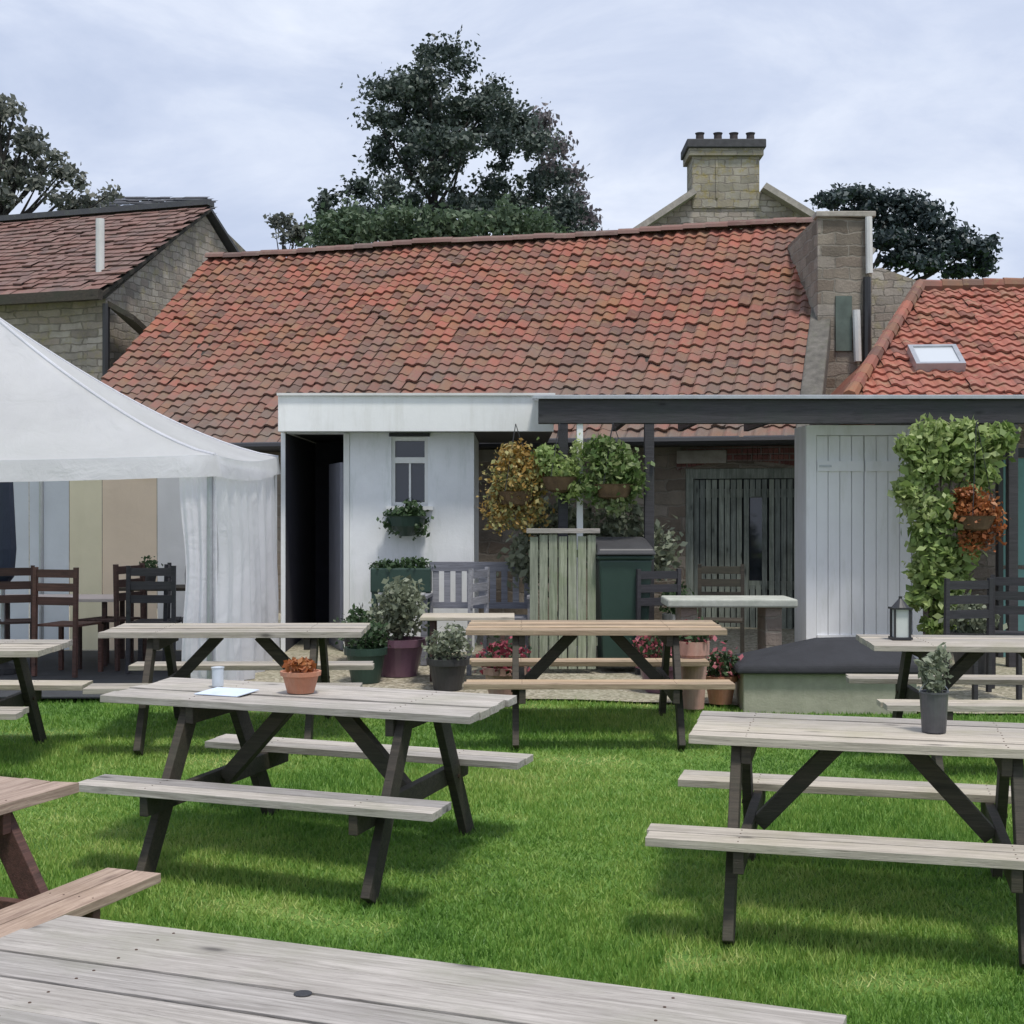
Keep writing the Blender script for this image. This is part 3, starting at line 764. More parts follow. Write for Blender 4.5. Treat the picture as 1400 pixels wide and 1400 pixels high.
fr.box(wx0 + .035, wx1 - .035, D + .04, D + .09, wz0, wz0 + .04, .5); fr.box(wx0 + .035, wx1 - .035, D + .04, D + .09, wz1 - .04, wz1 - .002, .5)
fr.box(wx0 + .035, wx1 - .035, D + .035, D + .085, Z(633, D), Z(625, D), .5)
fr.box(wmx - .01, wmx + .01, D + .045, D + .085, wz0 + .04, Z(633, D), .5)
w_ = fr.build('window', WFASC, ext)
MB().box(wx0 + .02, wx1 - .02, D + .088, D + .10, wz0 + .02, wz1 - .02).build('pane', GLASS, w_)
MB().box(wx0 - .05, wx1 + .05, D - .05, D + .03, wz0 - .04, wz0).build('sill', WFASC, w_)
# low plinth and black lamp bracket seen over the window
MB().box(wx0 - .02, wx1 + .02, D - .035, D - .003, wz1, wz1 + .035).build('window_head', BLACK, ext)

# ------------------------------------------------------------------ dark beamed canopy
D = 12.9
cz0, cz1 = Z(579, D), Z(546, D)
can = thing('timber_canopy', 'dark timber canopy on posts running along the front of the barn', 'canopy', (0, 0, 0))
MB().box(X(736, D), 7.2, D, D + .10, cz0, cz1).build('front_beam', W_DARK, can, bevel=.006)
MB().box(X(728, D), 7.25, D - .05, D + .05, cz1 + .003, cz1 + .03).build('edge_trim', METAL, can)
for i in range(9):
    xx = X(755, D) + i * .72
    MB().box(xx, xx + .05, D + .102, D + 2.3, cz0 + .06, cz1 - .01).build('rafter', W_DARK, can)
MB().slab([(X(732, D), D + .05, cz1 + .032), (7.2, D + .05, cz1 + .032), (7.2, D + 2.4, cz1 + .10), (X(732, D), D + 2.4, cz1 + .10)], (0, 0, .015)).build('roof_sheet', POLY, can)
for px in (770, 888, 1386):
    xx = X(px, D); MB().box(xx - .045, xx + .045, D + .005, D + .095, gz(0, D), cz0 - .001).build('post', W_DARK, can, bevel=.006)
for px in (793,):
    xx = X(px, D); MB().box(xx - .03, xx + .03, D + .02, D + .08, gz(0, D), cz0 - .001).build('post', WFASC, can, bevel=.006)

# ------------------------------------------------------------------ white boarded store with double doors
D = 13.5
sh = thing('white_store', 'white boarded store with tall double doors under the dark canopy', 'shed', (0, 0, 0))
x0, x1 = X(1102, D), X(1262, D); z0, z1 = gz(0, D), Z(581, D)
m_ = MB(); m_.box(x0, x1, D + .04, D + .55, z0 - .2, z1, .5); m_.build('wall', WDOOR, sh)
m_ = MB(); m_.box(x0 + .002, x0 + .10, D, D + .037, z0, z1 - .002, .5); m_.box(x1 - .10, x1 - .002, D, D + .037, z0, z1 - .002, .5); m_.box(x0 + .10, x1 - .10, D, D + .037, z1 - .1, z1 - .002, .5)
m_.build('door_frame', WDOOR, sh)
xi0, xi1 = x0 + .105, x1 - .105; xm = (xi0 + xi1) / 2
for (a_, b_) in ((xi0, xm - .004), (xm + .004, xi1)):
    m_ = MB(); nb = 4
    for i in range(nb):
        c0 = a_ + (b_ - a_) * i / nb; m_.box(c0, c0 + (b_ - a_) / nb - .006, D + .012, D + .034, z0 + .03, z1 - .105, .5)
    for zz in (z0 + .15, z1 - .45): m_.box(a_ + .004, b_ - .006, D - .008, D + .011, zz, zz + .10, .5)
    d_ = m_.build('door', WDOOR, sh)
    for zz in (z0 + .19, z1 - .41):
        hx = a_ + .02 if a_ == xi0 else b_ - .14
        MB().box(hx, hx + .12, D - .013, D - .0085, zz, zz + .02).build('hinge', METAL, d_)

# ------------------------------------------------------------------ right wing with red roof and skylight
wing = thing('cottage_wing', 'single storey wing on the right with a bright red pantiled roof and skylight', 'cottage')
EL, ER, RR, RL = Vector((3.62, 14.9, 2.98)), Vector((10.5, 14.2, 2.98)), Vector((10.5, 17.6, 4.74)), Vector((5.32, 18.1, 4.70))
m_ = MB(); m_.box(4.35, 10.5, 15.2, 15.55, 0, 2.98, .5)
m_.build('wall', STONEB, wing)
rf = roof_tiles('roof', TILER, EL, ER, RR, RL, wing, .165, .20, True, sag=.015, seed=9)
MB().slab([EL + Vector((.02, .02, -.04)), ER + Vector((0, .02, -.04)), RR + Vector((0, 0, -.04)), RL + Vector((0, 0, -.04))], (0, 0, -.05)).build('roof_underlay', W_LEG, rf)
MB().slab([EL + Vector((.04, .03, -.1)), RL + Vector((.02, 0, -.1)), RL + Vector((.3, 2.5, -1.9)), EL + Vector((0, 2.8, -.1))], (0, 0, -.05)).build('hip_slope', TILER, rf)
hp = MB()
for i in range(14):
    p0 = EL.lerp(RL, i / 14) + Vector((0, 0, .05)); p1 = EL.lerp(RL, (i + 1.05) / 14) + Vector((0, 0, .065))
    hp.tube([p0, p1], [.085, .07], 8)
for i in range(20):
    p0 = RL.lerp(RR, i / 20) + Vector((0, 0, .03)); p1 = RL.lerp(RR, (i + 1.03) / 20) + Vector((0, 0, .02))
    hp.tube([p0, p1], [.10, .095], 8)
hp.build('ridge_tiles', TILE, rf)
nrm = (ER - EL).cross(RL - EL).normalized(); uu = (ER - EL).normalized(); ww = nrm.cross(uu)
def on_roof(px, py):
    ray = Vector(((px - 700) / F, 1, (700 - py) / F)); o = Vector((0, 0, CZ))
    k = (EL - o).dot(nrm) / ray.dot(nrm); return o + ray * k
pc = on_roof(1279, 497)
Mx = Matrix.Translation(pc) @ Matrix((uu, ww, nrm)).transposed().to_4x4()
sk = MB(); a_, b_ = .27, .30
sk.box(-a_, a_, -b_, -b_ + .05, .0, .12, M=Mx); sk.box(-a_, a_, b_ - .05, b_, .0, .12, M=Mx); sk.box(-a_, -a_ + .05, -b_ + .05, b_ - .05, .0, .12, M=Mx); sk.box(a_ - .05, a_, -b_ + .05, b_ - .05, .0, .12, M=Mx)
s_ = sk.build('skylight', METAL, wing)
MB().box(-a_ + .05, a_ - .05, -b_ + .05, b_ - .05, .03, .10, M=Mx).build('pane', glass('pale skylight', (.5, .53, .56)), s_)
MB().tube([(3.6, 14.82, 2.93), (10.5, 14.12, 2.93)], .05, 8).build('gutter', BLACK, wing)

# ------------------------------------------------------------------ tall narrow stone cottage between barn and wing
tc_ = thing('stone_cottage', 'narrow grey stone cottage end squeezed between the barn roof and the right wing', 'cottage')
D = 17.6
m_ = MB()
xa, xb = X(1118, D), X(1192, D)
m_.slab([(xa, D, 0), (xb, D, 0), (xb, D, Z(300, D)), (xa, D, Z(296, D))], (0, 5, 0), .5)
m_.build('wall', STONE, tc_)
MB().box(xa - .03, xb + .04, D - .05, D + .18, Z(297, D), Z(297, D) + .07).build('coping', COPING, tc_, bevel=.01)
MB().tube([(X(1186, D), D - .06, Z(298, D)), (X(1187, D), D - .06, Z(375, D))], .045, 8).build('flue_pipe', PIPE, tc_)
MB().tube([(X(1169, D), D - .07, Z(425, D)), (X(1171, D), D - .07, Z(495, D))], .05, 8).build('downpipe', PIPE, tc_)
MB().tube([(X(1184, D), D - .05, Z(380, D)), (X(1184, D), D - .05, Z(500, D))], .05, 8).build('downpipe', BLACK, tc_)
MB().box(X(1142, D), X(1164, D), D - .03, D + .01, Z(480, D), Z(405, D)).build('shutter', plain('faded green', (.10, .13, .11), .7, .3), tc_)
bk = thing('rear_extension', 'pale stone rear wall rising above the left end of the right wing roof', 'building')
D2 = 20.5
m_ = MB(); m_.slab([(X(1188, D2), D2, 0), (X(1400, D2), D2, 0), (X(1400, D2), D2, Z(420, D2)), (X(1255, D2), D2, Z(384, D2)), (X(1205, D2), D2, Z(366, D2)), (X(1188, D2), D2, Z(368, D2))], (0, 3, 0), .5)
m_.build('wall', STONEL, bk)

# ------------------------------------------------------------------ house behind with gable chimney
ch = thing('chimney_house', 'stone house behind the barn roof, its gable topped by a big lichened chimney', 'house')
D = 28.0
za = Z(272, D)
def Xg(px): return X(px, D)
m_ = MB(); m_.slab([(Xg(800), D, 0), (Xg(1190), D, 0), (Xg(1190), D, Z(350, D)), (Xg(1040), D, Z(262, D)), (Xg(950), D, Z(268, D)), (Xg(800), D, Z(366, D))], (0, .5, 0), .5)
m_.build('wall', STONEL, ch)
cpg = MB()
cpg.bar((Xg(800), D - .02, Z(363, D)), (Xg(948), D - .02, Z(265, D)), .6, .12)
cpg.build('gable_coping', COPING, ch)
cpg = MB(); cpg.bar((Xg(1042), D - .02, Z(258, D)), (Xg(1190), D - .02, Z(348, D)), .6, .12)
cpg.build('gable_coping', COPING, ch)
MB().slab([(Xg(800), D + .5, Z(370, D)), (Xg(995), D + .5, Z(252, D)), (Xg(1190), D + .5, Z(358, D))], (0, 8, 0)).build('roof', SLATE, ch)
c_ = MB(); c_.box(Xg(946), Xg(1038), D - .03, D + .8, Z(285, D), Z(214, D), .5); c_.box(Xg(941), Xg(1043), D - .1, D + .87, Z(214, D), Z(204, D), .5)
c_.box(Xg(978), Xg(981), D - .05, D + .8, Z(272, D), Z(216, D), .5)
s_ = c_.build('chimney', CHIM, ch, bevel=.01)
MB().box(Xg(938), Xg(1046), D - .15, D + .92, Z(204, D) + .002, Z(192, D)).build('chimney_cap', plain('sooty stone', (.07, .07, .075), .9, .3, 8), s_, bevel=.02)
for px in (960, 985, 1007, 1030):
    MB().lathe([(.10, 0), (.12, .05), (.085, .08), (.08, .2), (.10, .24), (.07, .24)], (Xg(px), D + .35, Z(192, D)), 14).build('chimney_pot', plain('dark clay', (.05, .04, .04), .8, .2), s_)

# ------------------------------------------------------------------ house on the left with brown tiled roof
h = thing('brown_roofed_house', 'stone house at the upper left with a brown tiled roof and bare gable', 'house')
A = Vector((-6.42, 22, 0)); G = Vector((1, 3, 0)).normalized(); Rg = Vector((-3, 1, 0)).normalized()
ez, rz_ = 5.30, 7.30; hw = math.sqrt(10)
LN = 8.0
pA = A; pR = A + G * hw; pB = A + G * hw * 2
m_ = MB()
ins = Rg * .12
m_.slab([pA + ins + G * .15, pB + ins - G * .15, (pB + ins - G * .15) + Vector((0, 0, ez - .1)), pR + ins + Vector((0, 0, rz_ - .14)), (pA + ins + G * .15) + Vector((0, 0, ez - .1))], Rg * .35, .5)
m_.slab([pA + G * .2 + Rg * .47, pA + G * .2 + Rg * LN, pA + G * .2 + Rg * LN + Vector((0, 0, ez - .06)), pA + G * .2 + Rg * .47 + Vector((0, 0, ez - .06))], G * .3, .5)
m_.build('wall', STONEL, h)
e3, r3 = Vector((0, 0, ez)), Vector((0, 0, rz_))
rf = roof_tiles('roof', TILEB, pA + Rg * LN + e3 - G * .1, pA + e3 - G * .1, pR + r3, pR + Rg * LN + r3, h, .19, .2, False, seed=5)
MB().slab([pA + e3 - G * .1 - Vector((0, 0, .04)), pA + Rg * LN + e3 - G * .1 - Vector((0, 0, .04)), pR + Rg * LN + r3 - Vector((0, 0, .03)), pR + r3 - Vector((0, 0, .03))], (0, 0, -.07)).build('roof_underlay', W_LEG, rf)
MB().slab([pB + e3 + G * .1, pB + Rg * LN + e3 + G * .1, pR + Rg * LN + r3, pR + r3], (0, 0, -.06)).build('rear_slope', SLATE, rf)
MB().bar(pA + e3 - G * .16 - Vector((0, 0, .08)), pA + Rg * LN + e3 - G * .16 - Vector((0, 0, .08)), .12, .16).build('gutter', W_LEG, h)
MB().bar(pR + r3 + Vector((0, 0, .06)), pR + Rg * LN + r3 + Vector((0, 0, .06)), .25, .10).build('ridge_tiles', SLATE, rf)
MB().tube([pA + Rg * .02 + G * .02 + Vector((0, 0, ez - .2)), pA + Rg * .02 + G * .02], .06, 8).build('downpipe', BLACK, h)
# white flue standing on the roof slope
fp = pA + Rg * .55 + G * .62
MB().tube([fp + Vector((0, 0, 5.6)), fp + Vector((0, 0, 6.6))], .07, 10).build('flue_pipe', PIPE, h)
# pent roof below gable
MB().slab([pA + G * .0 - Rg * .02 + Vector((0, 0, ez - .15)), pA + G * 2.3 - Rg * .02 + Vector((0, 0, ez - 1.05)), pA + G * 2.3 - Rg * .5 + Vector((0, 0, ez - 1.3)), pA - Rg * .5 + Vector((0, 0, ez - .4))], (0, 0, -.09)).build('pent_roof', W_LEG, h)
hs = thing('slate_roofed_house', 'dark slate roof ridge showing just above the brown tiled house', 'house')
D = 31.0
m_ = MB(); m_.box(X(95, D), X(288, D), D, D + 5, 0, Z(296, D), .5); m_.build('wall', STONEB, hs)
roof_tiles('roof', SLATE, (X(88, D), D - .3, Z(305, D)), (X(292, D), D - .3, Z(305, D)), (X(292, D + 2.5), D + 2.5, Z(270, D + 2.5)), (X(140, D + 2.5), D + 2.5, Z(270, D + 2.5)), hs, .3, .28, False, seed=3)

# ------------------------------------------------------------------ marquee
mq = thing('marquee', 'white canvas marquee with gathered corner curtain on the left of the lawn', 'marquee')
fx1, fy0 = -2.34, 10.95           # front right corner
fx0 = fx1 - 4.7; dep = 2.95
ezm = 2.25; pk = Vector(((fx0 + fx1) / 2, fy0 + dep / 2, 3.55)); TL = .034
gzm = gz(0, 12.4)
# canopy: curved in from the corners to the peak
m_ = MB(); NR, NS = 14, 18
ring = []
cor = [Vector((fx0, fy0, ezm)), Vector((fx1, fy0, ezm)), Vector((fx1, fy0 + dep, ezm)), Vector((fx0, fy0 + dep, ezm))]
vs = []; fs = []
per = []
for s in range(4):
    for k in range(NS): per.append((cor[s].lerp(cor[(s + 1) % 4], k / NS), 0.05 * math.sin(math.pi * k / NS)))
npr = len(per)
for r in range(NR + 1):
    t_ = r / NR
    for p, sg in per:
        q = p.lerp(pk, t_)
        prof = t_ ** 1.38
        zz = ezm + (pk.z - ezm) * prof - sg * (1 - t_) - .02 * math.sin(p.x * 4 + p.y * 3) * math.sin(math.pi * t_)
        vs.append((q.x, q.y, zz + TL * (q.y - fy0)))
for r in range(NR):
    for k in range(npr): fs.append((r * npr + k, r * npr + (k + 1) % npr, (r + 1) * npr + (k + 1) % npr, (r + 1) * npr + k))
m_.add(vs, fs, .5); m_.build('canopy', TENT, mq, smooth=True)
for s in range(4):
    MB().tube([Vector(vs[r * npr + s * NS]) + Vector((0, 0, .004)) for r in range(NR + 1)], .012, 6).build('seam', TENTC, mq)
m_ = MB(); vs = []; fs = []
for p, sg in per:
    out = 0.012 * math.sin(p.x * 14 + p.y * 11)
    zt9 = p.z - sg * 1.0 - .02 * 0 + TL * (p.y - fy0)
    sx9 = 1 if p.x > fx1 - .01 else 0
    vs.append((p.x + sx9 * .004, p.y - .004, zt9 + .002)); vs.append((p.x + out + sx9 * .02, p.y - .02 + out, zt9 - .17))
for k in range(npr): fs.append((2 * k, 2 * ((k + 1) % npr), 2 * ((k + 1) % npr) + 1, 2 * k + 1))
m_.add(vs, fs, .5); m_.build('valance', TENT, mq, smooth=True)
for cx, cy in ((fx0 + .05, fy0 + .05), (fx1 - .05, fy0 + .05), (fx1 - .05, fy0 + dep - .05), (fx0 + .05, fy0 + dep - .05), ((fx0 + fx1) / 2, fy0 + dep - .05)):
    MB().tube([(cx, cy, gz(0, cy)), (cx, cy, ezm - .03 + TL * (cy - fy0))], .025, 8).build('pole', METAL, mq)
def drape(name, mat, p0, p1, zt, zb, amp=.04, waves=9, pinch=None, lean=0):
    vs = []; fs = []; nx, nz = 70, 16
    p0, p1 = Vector(p0), Vector(p1); d_ = (p1 - p0); nn = Vector((-d_.y, d_.x)).normalized()
    for j in range(nz + 1):
        v_ = j / nz
        for i in range(nx + 1):
            u_ = i / nx; ph = u_ * waves * 2 * math.pi
            uu_ = u_
            if pinch: 
                w_ = pinch[0] * math.exp(-((v_ - pinch[1]) / .22) ** 2); uu_ = u_ * (1 - w_) + pinch[2] * w_
            p = p0 + d_ * uu_ + nn * (amp * (.6 * math.sin(ph + 1.3 * math.sin(v_ * 3)) + .4 * math.sin(ph * 1.73 + 2.1 * v_) + .25 * math.sin(ph * .37 + 4 * v_)) * (0.35 + .75 * v_))
            vs.append((p.x + lean * v_, p.y, zt + (zb - zt) * v_))
    for j in range(nz):
        for i in range(nx):
            a_ = j * (nx + 1) + i; fs.append((a_, a_ + 1, a_ + nx + 2, a_ + nx + 1))
    return MB().add(vs, fs, .5).build(name, mat, mq, smooth=True)
drape('curtain', TENTC, (fx1 - .02, fy0 + .06), (fx1 - .02, fy0 + dep - .06), ezm - .06, gzm + .02, .045, 6.3, (0.10, .4, .75), 0.06)
drape('front_curtain', TENTC, (fx1 - .30, fy0 + .05), (fx1 - .0, fy0 + .05), ezm - .05, gz(0, 11) + .03, .03, 2.7, (0.15, .45, 1.0), 0.02)
yb = fy0 + dep - .03
segs = [(fx0, X(40, yb), TENTB), (X(40, yb), X(95, yb), TENTB), (X(95, yb), X(140, yb), TENTY), (X(140, yb), X(215, yb), TENTO), (X(215, yb), fx1, TENTW)]
for a_, b_, mt in segs:
    drape('wall_panel', mt, (a_, yb), (b_ - .005, yb), ezm - .04, gz(0, yb) + .06, .012, max(1, int((b_ - a_) * 2.5)))
o = MB().box(fx0, fx1 - .1, fy0 + .1, yb, 0, .012).build('shade_sheet', plain('dark groundsheet', (.035, .038, .045), .8, .3), None)  # near-black sheet added to paint the shade under the tent
o.location = (0, 0, gz(0, 12) + .03); o.rotation_euler = (math.atan(.03), 0, 0)
o.location.z = gz(0, fy0) + .045 - math.tan(math.atan(.03)) * fy0
tag(o, 'dark groundsheet painting the shade on the ground inside the white marquee', 'shade_sheet')

def chair(label, x, y, rz, mat=W_BROWN, s=1.0, group=None):
    t = thing('wooden_chair', label, 'chair', (x, y, gz(x, y) + (.05 if y < 15.4 and x < -2 else .02)), rz, group)
    m_ = MB()
    for i in range(4): m_.box(-.2, .2, -.2 + i * .1, -.2 + i * .1 + .09, .43, .45)
    m_.build('seat', mat, t)
    m_ = MB()
    for zz in (.62, .74, .86): m_.box(-.2, .2, .2, .222, zz, zz + .07)
    m_.build('backrest', mat, t)
    for sx in (-1, 1):
        MB().bar((sx * .2, -.18, 0), (sx * .2, -.18, .43), .035, .035).build('leg', mat, t)
        MB().bar((sx * .2, .23, 0), (sx * .2, .21, .95), .035, .035).build('leg', mat, t)
    return t
def dining(label, x, y, L, W, cloth, group=None, h=.73):
    t = thing('trestle_table', label, 'table', (x, y, gz(x, y) + .05), 0, group)
    MB().box(-L / 2, L / 2, -W / 2, W / 2, h - .03, h).build('tabletop', cloth, t, bevel=.004)
    for sx in (-1, 1):
        for sy in (-1, 1): MB().bar((sx * (L / 2 - .1), sy * (W / 2 - .06), 0), (sx * (L / 2 - .1), sy * (W / 2 - .06), h - .03), .04, .04).build('leg', W_BROWN, t)
    return t
dining('pale topped table inside the marquee at its left', X(75, 13.0), 13.0, 1.3, .7, CLOTH, h=.62)
dining('dark brown table inside the marquee close to the gathered curtain', X(232, 13.2), 13.2, .8, .6, W_LEG, h=.7)
g_ = 'dark chairs inside the marquee'
chair('brown chair in the marquee angled at the leftmost frame edge', X(12, 12.5), 12.5, R(200), W_BROWN, group=g_)
chair('reddish brown chair in front of the pale marquee table', X(95, 12.3), 12.3, R(165), W_LEGR, group=g_)
chair('brown chair just right of the pale marquee table', X(150, 12.7), 12.7, R(250), W_BROWN, group=g_)
chair('black chair with its back to the lawn before the dark marquee table', X(215, 12.5), 12.5, R(180), W_DARK, group=g_)
chair('black chair tucked beside the gathered marquee curtain', X(262, 12.7), 12.7, R(100), W_DARK, group=g_)
# closed navy parasol and grey parasol in the tent, bottles
pr = thing('closed_parasol', 'closed navy parasol standing at the far left inside the marquee', 'parasol', (X(4, 12.4), 12.4, gz(0, 12.4) + .05))
MB().lathe([(.02, .75), (.10, .85), (.12, 1.1), (.09, 1.7), (.03, 1.98)], n=10).build('canopy', NAVY, pr)
MB().tube([(0, 0, 0), (0, 0, 2.0)], .02, 8).build('pole', METAL, pr); MB().lathe([(.22, 0), (.22, .05), (.05, .09), (.04, .2)], n=16).build('base', BLACK, pr)
pr = thing('closed_parasol', 'thin grey closed parasol inside the marquee near the curtain', 'parasol', (X(268, 13.4), 13.4, gz(0, 13.4) + .05))
MB().lathe([(.02, .5), (.10, .60), (.11, .8), (.07, 1.1), (.035, 1.4), (.012, 1.5)], n=10).build('canopy', plain('grey canvas', (.28, .29, .31), .8, .2), pr)
MB().tube([(0, 0, 0), (0, 0, 1.52)], .018, 8).build('pole', METAL, pr)
pot('plant_pot', 'small dark leafy pot plant on the brown marquee table', (X(205, 13.2), 13.2, gz(0, 13.2) + .78), .07, .1, LID, L_BOX, [(0, 0, .16, .09, .09, .09)], 150, .04)

# ------------------------------------------------------------------ patio clutter
def gp(x, y): return (x, y, gz(x, y) + .021)
D = 14.0
hb = thing('hanging_planter', 'half round wall basket of dark foliage under the outbuilding window', 'planter', (X(557, D), D - .16, Z(733, D - .2)))
MB().lathe([(.06, 0), (.17, .10), (.2, .2), (.21, .2), (.19, .18), (.02, .17)], n=18).build('basket', BIN, hb)
leaves('foliage', L_BOX, [(0, 0, .20, .22, .14, .10), (-.1, 0, .13, .13, .14, .12), (.1, 0, .12, .13, .14, .12), (.05, 0, .28, .12, .1, .08)], 900, .05, hb)
tr = thing('trough_planter', 'dark green trough planter standing high on legs against the white wall', 'planter', gp(X(549, 13.5), 13.5))
zt_, zb2 = Z(775, 13.5) - gz(0, 13.5), Z(812, 13.5) - gz(0, 13.5)
MB().box(-.29, .29, -.13, .13, zb2, zt_ - .03).build('trough', BIN, tr, bevel=.01)
for sx in (-1, 1):
    for sy in (-1, 1): MB().bar((sx * .26, sy * .1, 0), (sx * .26, sy * .1, zb2), .04, .04).build('leg', BIN, tr)
leaves('foliage', L_BOX, [(-.15, 0, zt_ - .01, .16, .13, .06), (.12, 0, zt_, .17, .13, .07)], 700, .04, tr)
pot('plant_pot', 'purple glazed pot of pale sage leaves in front of the trough planter', gp(X(545, 12.4), 12.4), .24, .33, PURPLE, L_SAGE,
    [(0, 0, .55, .26, .26, .22), (-.12, .05, .72, .16, .16, .14), (.14, 0, .68, .16, .16, .16), (-.2, 0, .45, .15, .15, .12)], 1700, .06)
pot('plant_pot', 'low black pot of dark foliage beside the outbuilding doorway', gp(X(490, 13.3), 13.3), .15, .25, BLACK, L_BOX, [(0, 0, .34, .2, .2, .14), (.1, 0, .42, .1, .1, .1)], 500, .05)
pot('plant_pot', 'black tub of sage coloured leaves standing before the low pale coffee table', gp(X(612, 11.6), 11.6), .17, .26, LID, L_SAGE, [(0, 0, .36, .2, .18, .13), (.1, 0, .46, .12, .1, .1)], 700, .045)
pot('plant_pot', 'dark green tub with trailing box leaves next to the purple glazed pot', gp(X(500, 12.0), 12.0), .18, .3, BIN, L_BOX, [(0, 0, .40, .2, .18, .14), (-.1, 0, .3, .12, .12, .12)], 800, .045)
# grey bench
bn = thing('garden_bench', 'blue grey slatted garden bench against the wall beside the white outbuilding', 'bench', gp(X(655, 13.2), 13.2), R(-3))
m_ = MB()
for i in range(4): m_.box(-.5, .5, -.22 + i * .11, -.22 + i * .11 + .095, .42, .445)
m_.build('seat', W_BLUE, bn)
m_ = MB(); m_.box(-.5, .5, .24, .275, .86, .95)
m_.box(-.5, .5, .24, .27, .5, .56)
for i in range(9): m_.box(-.47 + i * .111, -.41 + i * .111, .245, .265, .56, .86)
m_.build('backrest', W_BLUE, bn)
for sx in (-1, 1):
    MB().box(sx * .5 - .03, sx * .5 + .03, -.24, -.18, 0, .62).build('leg', W_BLUE, bn); MB().box(sx * .5 - .03, sx * .5 + .03, .22, .28, 0, .62).build('leg', W_BLUE, bn)
    MB().box(sx * .5 - .035, sx * .5 + .035, -.27, .28, .622, .65).build('armrest', W_BLUE, bn)
chair('greyish chair turned sideways in front of the blue grey bench', X(685, 12.5), 12.5, R(70), W_BLUE)
cn = dining('low pale slatted coffee table in front of the blue grey bench', X(640, 12.0), 12.0, .8, .5, W_SILV, h=.55)
# board screen
scn = thing('board_screen', 'upright grey green board screen standing left of the dark green bin', 'screen', gp(X(770, 12.5), 12.5))
m_ = MB(); H_ = Z(735, 12.5) - gz(0, 12.5)
for i in range(7):
    a_ = -.30 + i * .0865; m_.box(a_, a_ + .074, 0, .02, .04, H_ + random.uniform(-.015, .015))
m_.build('boards', W_GREEN, scn, bevel=.002)
MB().box(-.31, .31, .022, .06, .25, .32).build('rail', W_GREEN, scn); MB().box(-.31, .31, .022, .06, H_ - .2, H_ - .13).build('rail', W_GREEN, scn)
MB().box(-.33, .33, -.03, .07, H_ + .018, H_ + .06).build('capping', W_GREY, scn, bevel=.004)
# bin
bi = thing('wheelie_bin', 'dark green wheeled bin with a charcoal lid next to the board screen', 'bin', gp(X(850, 12.7), 12.7), R(4))
m_ = MB()
prof = [(-.23, -.24), (.23, -.24), (.23, .24), (-.23, .24)]
vs = [(a_ * .86, b2 * .82, .06) for a_, b2 in prof] + [(a_ * 1.04, b2 * 1.04, 1.02) for a_, b2 in prof]
m_.add(vs, [(3, 2, 1, 0), (4, 5, 6, 7), (0, 1, 5, 4), (1, 2, 6, 5), (2, 3, 7, 6), (3, 0, 4, 7)])
m_.box(-.26, .26, -.27, .27, 1.02, 1.06); m_.build('body', BIN, bi, bevel=.02)
m_ = MB(); m_.add([(-.27, -.30, 1.062), (.27, -.30, 1.062), (.27, .28, 1.062), (-.27, .28, 1.062), (-.25, -.28, 1.12), (.25, -.28, 1.12), (.25, .26, 1.22), (-.25, .26, 1.22)], [(3, 2, 1, 0), (4, 5, 6, 7), (0, 1, 5, 4), (1, 2, 6, 5), (2, 3, 7, 6), (3, 0, 4, 7)])
m_.build('lid', LID, bi, bevel=.015)
MB().tube([(-.22, .32, 1.02), (.22, .32, 1.02)], .016, 8).build('handle', LID, bi)
for sx in (-1, 1): MB().tube([(sx * .22, .2, .1), (sx * .27, .2, .1)], .1, 16).build('wheel', BLACK, bi)

def basket(label, px, py, d, r, lmat, clumps, n, size, zhook, name='hanging_basket'):
    t = thing(name, label, 'hanging basket', (X(px, d), d, Z(py, d)))
    MB().lathe([(.03, -.16), (r * .7, -.12), (r, 0), (r * 1.03, .0), (r * .95, -.01), (.02, -.02)], n=18).build('basket', plain('coir ' + label[:6], (.14, .09, .05), .95, .4, 15, bmp=.6), t)
    m_ = MB()
    for k in range(3):
        th = k * 2.1; m_.tube([(r * math.cos(th), r * math.sin(th), 0), (0, 0, zhook - Z(py, d))], .004, 5)
    m_.build('chains', BLACK, t)
    leaves('foliage', lmat, clumps, n, size, t)
    return t
basket('hanging basket of bronze brown foliage left of the first canopy post', 705, 672, 12.95, .2, L_ORANGE,
       [(0, 0, .1, .28, .2, .24), (-.14, 0, -.15, .16, .15, .25), (.12, 0, -.12, .18, .15, .26), (.0, 0, .32, .18, .14, .14), (.2, 0, .2, .16, .12, .16)], 3600, .046, cz0)
basket('hanging basket of trailing yellow green foliage at the first canopy post', 765, 652, 12.85, .17, L_LIME,
       [(0, 0, .08, .2, .16, .12), (-.12, 0, .2, .12, .1, .1), (.08, 0, -.08, .15, .12, .16), (.16, 0, .24, .06, .06, .12)], 1500, .05, cz0)
basket('hanging basket of bright green leaves between two canopy posts', 838, 662, 12.8, .2, L_FRESH,
       [(0, 0, .15, .26, .2, .22), (-.1, 0, .32, .16, .12, .14), (.14, 0, .05, .16, .14, .2), (-.18, 0, -.02, .14, .14, .12), (0, 0, -.18, .17, .12, .1)], 2300, .058, cz0)
